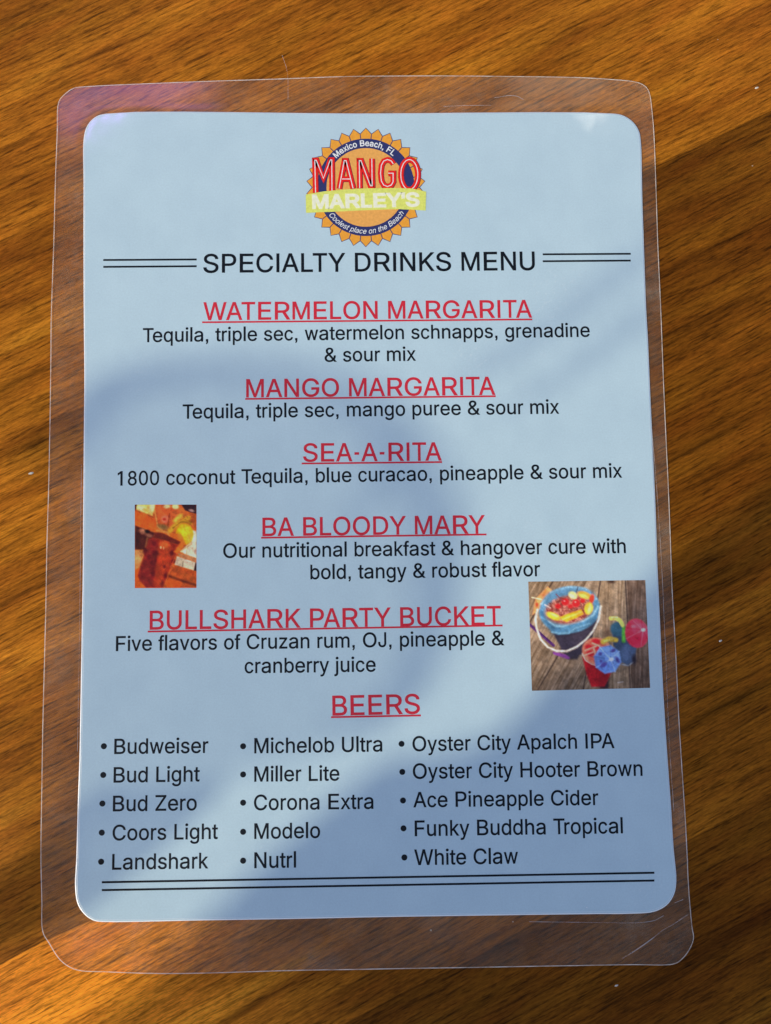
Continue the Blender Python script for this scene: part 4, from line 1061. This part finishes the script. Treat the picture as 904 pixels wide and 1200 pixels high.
def paint_bucket(r):
    r.put(np.ones(r.X.shape), (142, 118, 94))
    r.poly([(40, 40), (212, 40), (55, 320)], (132, 108, 82), 6)
    r.poly([(480, 40), (660, 40), (690, 760), (385, 760)], (150, 126, 100), 6)
    r.poly([(655, 40), (820, 40), (820, 760), (690, 760)], (112, 90, 74), 6)
    n = r.vnoise(120, 9, 118, 1) * 24 + r.vnoise(60, 5, 118, 2) * 13
    n2 = r.vnoise(120, 9, 92, 3) * 24 + r.vnoise(60, 5, 92, 4) * 13
    k = np.clip((r.X - 420) / 120, 0, 1)
    r.c += (n * (1 - k) + n2 * k)[..., None]
    sh = np.clip((r.Y - 380) / 380, 0, 1)
    r.c *= (1 - .26 * sh)[..., None]
    for pts in ([(212, 40), (58, 312)], [(262, 470), (98, 750)], [(412, 600), (384, 760)], [(498, 40), (480, 160), (440, 420)], [(650, 40), (664, 300), (682, 760)]):
        r.line(pts, 7, (58, 44, 38), 4)
    r.ell(565, 62, 22, 10, (66, 46, 36), 0, 6); r.ell(540, 380, 20, 30, (112, 86, 66), 0, 12)
    r.poly([(92, 170), (168, 92), (196, 118), (134, 228), (74, 268)], (248, 150, 88), 5)
    r.line([(70, 160), (130, 172)], 6, (250, 220, 180), 4); r.ell(100, 205, 8, 14, (226, 84, 50), 0, 4); r.ell(150, 130, 8, 18, (230, 120, 60), 30, 4)
    r.poly([(246, 478), (386, 490), (352, 545), (296, 545)], (48, 42, 50), 8)
    r.line([(56, 328), (204, 458)], 17, (82, 40, 104), 4); r.line([(100, 360), (190, 440)], 5, (46, 22, 66), 3); r.line([(212, 504), (294, 532)], 24, (122, 62, 136), 5)
    r.poly([(204, 386), (484, 296), (444, 400), (380, 512), (302, 530), (262, 498)], (50, 44, 58), 6)
    r.poly([(300, 400), (470, 320), (430, 400), (360, 480)], (70, 60, 72), 18, .6)
    r.ell(304, 236, 190, 146, (94, 142, 174), -8, 6)
    r.poly([(114, 236), (150, 300), (192, 376), (232, 392), (300, 388), (332, 362), (400, 342), (442, 322), (476, 286), (496, 218), (470, 180), (300, 300)], (82, 132, 166), 6)
    r.poly([(120, 250), (200, 330), (260, 350), (200, 384), (150, 310)], (62, 104, 138), 20, .7); r.poly([(330, 362), (442, 322), (480, 260), (470, 300), (400, 342)], (58, 98, 132), 14, .7)
    r.line([(150, 290), (210, 336), (262, 340), (318, 318), (390, 304), (450, 270), (480, 216)], 11, (146, 190, 208), 7)
    r.line([(196, 374), (240, 384), (300, 380), (338, 352), (430, 322)], 8, (120, 168, 194), 6)
    r.line([(130, 250), (170, 320), (215, 356)], 10, (62, 104, 138), 8)
    r.line([(128, 200), (190, 128), (300, 96), (400, 104), (470, 170)], 9, (148, 188, 206), 7)
    r.ell(304, 158, 142, 56, (84, 126, 156), -4, 14)
    r.ell(300, 236, 148, 88, (154, 88, 74), -10, 10)
    c = r.vnoise(18, 18, 30, 8) * .5 + r.vnoise(9, 9, 0, 9) * .5
    m = ((r.X - 300) / 140) ** 2 + ((r.Y - 232) / 80) ** 2 < 1
    r.c = np.where((m & (c > .18))[..., None], r.c * .5 + np.array((222, 150, 130)) * .5, r.c)
    r.c = np.where((m & (c < -.22))[..., None], r.c * .45 + np.array((120, 34, 34)) * .55, r.c)
    for e in ((278, 188, 24, 22), (344, 196, 24, 24), (232, 214, 18, 16), (310, 214, 16, 12), (385, 180, 14, 14)):
        r.ell(*e, (218, 36, 38), 0, 6)
    r.ell(272, 182, 6, 5, (255, 150, 150), 0, 3); r.ell(340, 188, 6, 5, (255, 140, 130), 0, 3)
    r.line([(150, 205), (185, 225)], 6, (230, 200, 190), 4); r.line([(220, 140), (260, 180)], 5, (120, 60, 70), 4); r.line([(356, 95), (340, 150)], 5, (60, 60, 80), 4)
    r.ell(324, 146, 29, 22, (238, 222, 140), 30, 5); r.ell(318, 150, 15, 10, (246, 238, 190), 30, 4)
    r.ell(396, 146, 46, 22, (248, 158, 56), 18, 5); r.ell(396, 152, 30, 11, (255, 194, 90), 18, 5)
    r.ell(442, 168, 15, 28, (226, 62, 40), 10, 5)
    r.ell(422, 228, 27, 38, (246, 194, 58), 12, 5); r.ell(428, 232, 10, 26, (250, 216, 130), 12, 5)
    r.poly([(244, 282), (300, 258), (378, 234), (392, 262), (350, 286), (286, 312), (262, 304)], (250, 168, 36), 5)
    r.line([(262, 296), (380, 250)], 9, (255, 206, 96), 5)
    r.ell(204, 276, 46, 21, (240, 196, 52), 24, 5); r.ell(210, 270, 26, 8, (250, 220, 120), 24, 4)
    r.line([(104, 236), (92, 290), (98, 350), (124, 420), (170, 470), (220, 492), (286, 494), (350, 466), (408, 420), (452, 366), (486, 296), (498, 216)], 13, (230, 212, 196), 4)
    r.line([(170, 476), (220, 500), (286, 502), (350, 474)], 4, (150, 130, 120), 3)
    r.poly([(500, 690), (548, 676), (545, 728), (490, 726)], (46, 32, 34), 6)
    r.poly([(566, 332), (640, 326), (664, 420), (722, 460), (704, 556), (664, 582), (622, 560), (576, 450)], (62, 78, 102), 6)
    r.ell(604, 356, 46, 46, (52, 88, 106), 0, 8); r.ell(670, 500, 34, 52, (74, 90, 118), 0, 16); r.line([(628, 576), (670, 584), (706, 556)], 6, (140, 150, 160), 4)
    r.ell(705, 545, 14, 30, (38, 32, 40), 0, 8)
    r.line([(642, 352), (640, 430)], 24, (92, 176, 62), 6); r.line([(560, 290), (592, 288), (618, 304), (634, 332)], 24, (232, 206, 96), 5); r.line([(566, 284), (600, 284)], 6, (250, 236, 170), 4)
    r.poly([(384, 530), (560, 620), (548, 660), (520, 712), (440, 716), (410, 640)], (160, 24, 30), 6)
    r.poly([(500, 620), (560, 628), (520, 712), (480, 714)], (120, 18, 26), 14, .7)
    r.ell(476, 496, 96, 84, (236, 132, 100), 25, 6); r.ell(470, 494, 78, 66, (206, 96, 76), 25, 8)
    r.line([(384, 510), (402, 550), (440, 574), (490, 590)], 6, (244, 190, 170), 4)
    for e in ((424, 468, 24, 15), (470, 432, 28, 15), (432, 508, 22, 18), (478, 476, 16, 14)):
        r.ell(*e, (196, 36, 44), 10, 5)
    for p in ([(400, 490), (470, 462)], [(446, 444), (490, 462)], [(455, 480), (470, 540)], [(395, 520), (450, 500)]):
        r.line(p, 8, (250, 170, 140), 4)
    r.line([(512, 436), (548, 418), (592, 424)], 30, (206, 172, 62), 6); r.line([(520, 432), (580, 416)], 8, (234, 208, 110), 5)
    um = [(540 + (87 if i % 2 == 0 else 80) * math.cos(i * math.pi / 8 + .2), 545 + (91 if i % 2 == 0 else 84) * math.sin(i * math.pi / 8 + .2)) for i in range(16)]
    r.poly(um, (108, 144, 204), 5)
    r.ell(500, 590, 50, 50, (84, 112, 176), 0, 34, .8, (540, 545, 84, 88)); r.ell(580, 510, 44, 40, (138, 172, 222), 0, 28, .7, (540, 545, 84, 88))
    for i in range(8):
        t = i * math.pi / 4 + .2
        r.line([(560, 545), (540 + 86 * math.cos(t), 545 + 90 * math.sin(t))], 4, (160, 188, 228) if i % 2 else (84, 116, 176), 4)
    for e in ((575, 490, 15, 10), (516, 578, 22, 14), (602, 548, 10, 20), (494, 510, 12, 10), (500, 556, 8, 8)):
        r.ell(*e, (72, 60, 124), -30, 5, .9)
    r.ell(563, 545, 13, 10, (226, 232, 242), 0, 5)
    r.ell(722, 382, 72, 90, (232, 58, 80), -12, 5)
    r.ell(700, 430, 60, 50, (196, 36, 62), -12, 30, .8, (722, 382, 74, 90)); r.ell(745, 340, 40, 40, (244, 92, 104), 0, 26, .7, (722, 382, 74, 90))
    for i in range(8):
        t = i * math.pi / 4 + .4
        r.line([(760, 362), (722 + 70 * math.cos(t), 382 + 88 * math.sin(t))], 4, (248, 110, 120) if i % 2 else (196, 34, 60), 4, .8)
    r.ell(762, 362, 13, 11, (250, 190, 170), 0, 5); r.ell(736, 420, 12, 10, (190, 30, 60), 0, 5); r.ell(700, 340, 14, 10, (250, 110, 120), 0, 6)
    r.line([(604, 690), (636, 684)], 5, (176, 168, 160), 3)
    n = r.vnoise(50, 44, 30, 25) * 12 + r.vnoise(20, 20, 10, 15) * 14 + r.vnoise(8, 8, 0, 16) * 11
    r.c *= (1 + n / 125)[..., None]


pic = picture([(155, 95), (748, 95), (748, 895), (155, 897)], (140, 580), 904 / 110, 120, 160, paint_tomato_drink, GAIN_LIT)
pic['label'] = 'printed picture of a red tomato drink with citrus garnish'
pic = picture([(47, 62), (775, 52), (805, 722), (70, 740)], (610, 670), 904 / 170, 170, 156, paint_bucket, GAIN_SHADE)
pic['label'] = 'printed picture of a blue bucket of fruit drink on grey planks'

# ---------------------------------------------------------------- crumbs on the wood
CRUMB = ink('pale_crumb', (.72, .66, .56))
for x, y, s, lab in ((36.5, 554.5, .00062, 'pale crumb on the wood left of the menu'), (887, 103, .00055, 'pale crumb on the wood near the upper right corner of the menu'),
                     (844.5, 751, .00045, 'pale crumb on the wood right of the bucket picture'), (722.5, 1155, .00042, 'pale crumb on the wood below the lower edge of the menu')):
    mb = MB()
    c = P(x, y)
    ph = random.random() * 3
    vs, fs = [(c.x, c.y, s * .55)], []
    for k in range(2):
        for i in range(9):
            rr = s * (.6 if k == 0 else 1) * random.uniform(.8, 1.15)
            a = i * math.tau / 9 + ph
            vs.append((c.x + rr * math.cos(a) * 1.5, c.y + rr * math.sin(a) * .8 + rr * math.cos(a) * .4, s * (.4 if k == 0 else 0) + .00002))
    fs = [(0, 1 + i, 1 + (i + 1) % 9) for i in range(9)] + [(1 + i, 10 + i, 10 + (i + 1) % 9, 1 + (i + 1) % 9) for i in range(9)]
    mb.add(vs, fs)
    o = mb.build('crumb', CRUMB)
    o['label'] = lab
    o['category'] = 'crumb'
    o['group'] = 'crumbs on the tabletop'

# ---------------------------------------------------------------- unseen panels added towards the sun, shaped to cast the table's shade
BLOCK_DENSE = blocker_material('blocker_dense', .17)
BLOCK_SHEER = blocker_material('blocker_sheer', .74)
MESH = blocker_material('blocker_half', .52)
BLOCK_FAINT = blocker_material('blocker_faint', .80)


def shade_panel(shadow_px, h, mat, per=4):
    """Level panel added at height h, shaped to cast the given shadow outline."""
    pts = smooth_path([P(*p) for p in shadow_px], True, per)
    off = TO_SUN * (h / TO_SUN.z)
    mb = MB()
    ov, of = fill([[(p.x + off.x, p.y + off.y) for p in pts]])
    n = len(ov)
    mb.add([(p.x, p.y, h + .0008) for p in ov] + [(p.x, p.y, h - .0008) for p in ov], list(of) + [tuple(n + i for i in reversed(f)) for f in of])
    return mb.v, mb.f, mat


def band(px_pts, widths, h, mat):
    c = smooth_path([Vector(p) for p in px_pts], False, 5)
    k = np.interp(np.linspace(0, len(widths) - 1, len(c)), range(len(widths)), widths)
    Lr, _ = ribbon(c, 1)
    side = [(l_ - p) * 2 for l_, p in zip(Lr, c)]
    return shade_panel([p + s * w / 2 for p, s, w in zip(c, side, k)] + [p - s * w / 2 for p, s, w in reversed(list(zip(c, side, k)))], h, mat, 1)


PANELS = [
    shade_panel([(1000, 500), (880, 580), (765, 675), (700, 745), (637, 800), (590, 855), (520, 880), (446, 893), (383, 946), (325, 992), (278, 1040), (230, 1088), (150, 1160), (40, 1240),
           (-120, 1340), (500, 1600), (1150, 1600), (1250, 900)], .34, BLOCK_DENSE),
    shade_panel([(85, 640), (88, 500), (110, 462), (180, 434), (250, 424), (330, 428), (405, 447), (460, 490), (500, 545), (530, 610), (530, 690), (515, 770), (480, 830), (400, 870), (300, 900), (200, 930), (90, 960)], .33, BLOCK_SHEER),
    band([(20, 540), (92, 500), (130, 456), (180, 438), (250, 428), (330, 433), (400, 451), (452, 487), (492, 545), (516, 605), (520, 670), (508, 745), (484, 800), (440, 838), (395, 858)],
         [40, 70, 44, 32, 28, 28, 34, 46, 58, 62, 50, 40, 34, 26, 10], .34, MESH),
    shade_panel([(-140, 1075), (0, 1035), (60, 965), (110, 925), (190, 920), (265, 915), (240, 950), (170, 1012), (105, 1068), (50, 1100), (0, 1118), (-140, 1160)], .24, MESH),
    shade_panel([(-160, 1070), (-20, 1030), (45, 985), (84, 950), (96, 1000), (72, 1062), (20, 1104), (-160, 1165)], .22, MESH),
    band([(545, 446), (640, 385), (765, 292)], [22, 34, 40], .30, BLOCK_FAINT),
    band([(600, 478), (690, 420), (775, 352)], [16, 26, 34], .30, BLOCK_FAINT),
    band([(470, 500), (450, 560), (400, 640)], [60, 40, 20], .30, BLOCK_FAINT),
]
blocker_mb = MB()
mats, idx = [BLOCK_DENSE, BLOCK_SHEER, MESH, BLOCK_FAINT], []
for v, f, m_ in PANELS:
    blocker_mb.add(v, f)
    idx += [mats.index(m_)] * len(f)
blocker = blocker_mb.build('added_shade_blocker', BLOCK_DENSE)
blocker.data.materials.append(BLOCK_SHEER)
blocker.data.materials.append(MESH)
blocker.data.materials.append(BLOCK_FAINT)
for p, i in zip(blocker.data.polygons, idx):
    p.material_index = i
blocker['kind'] = 'structure'
blocker['label'] = 'added grey panels out of view that block the sun over the table'
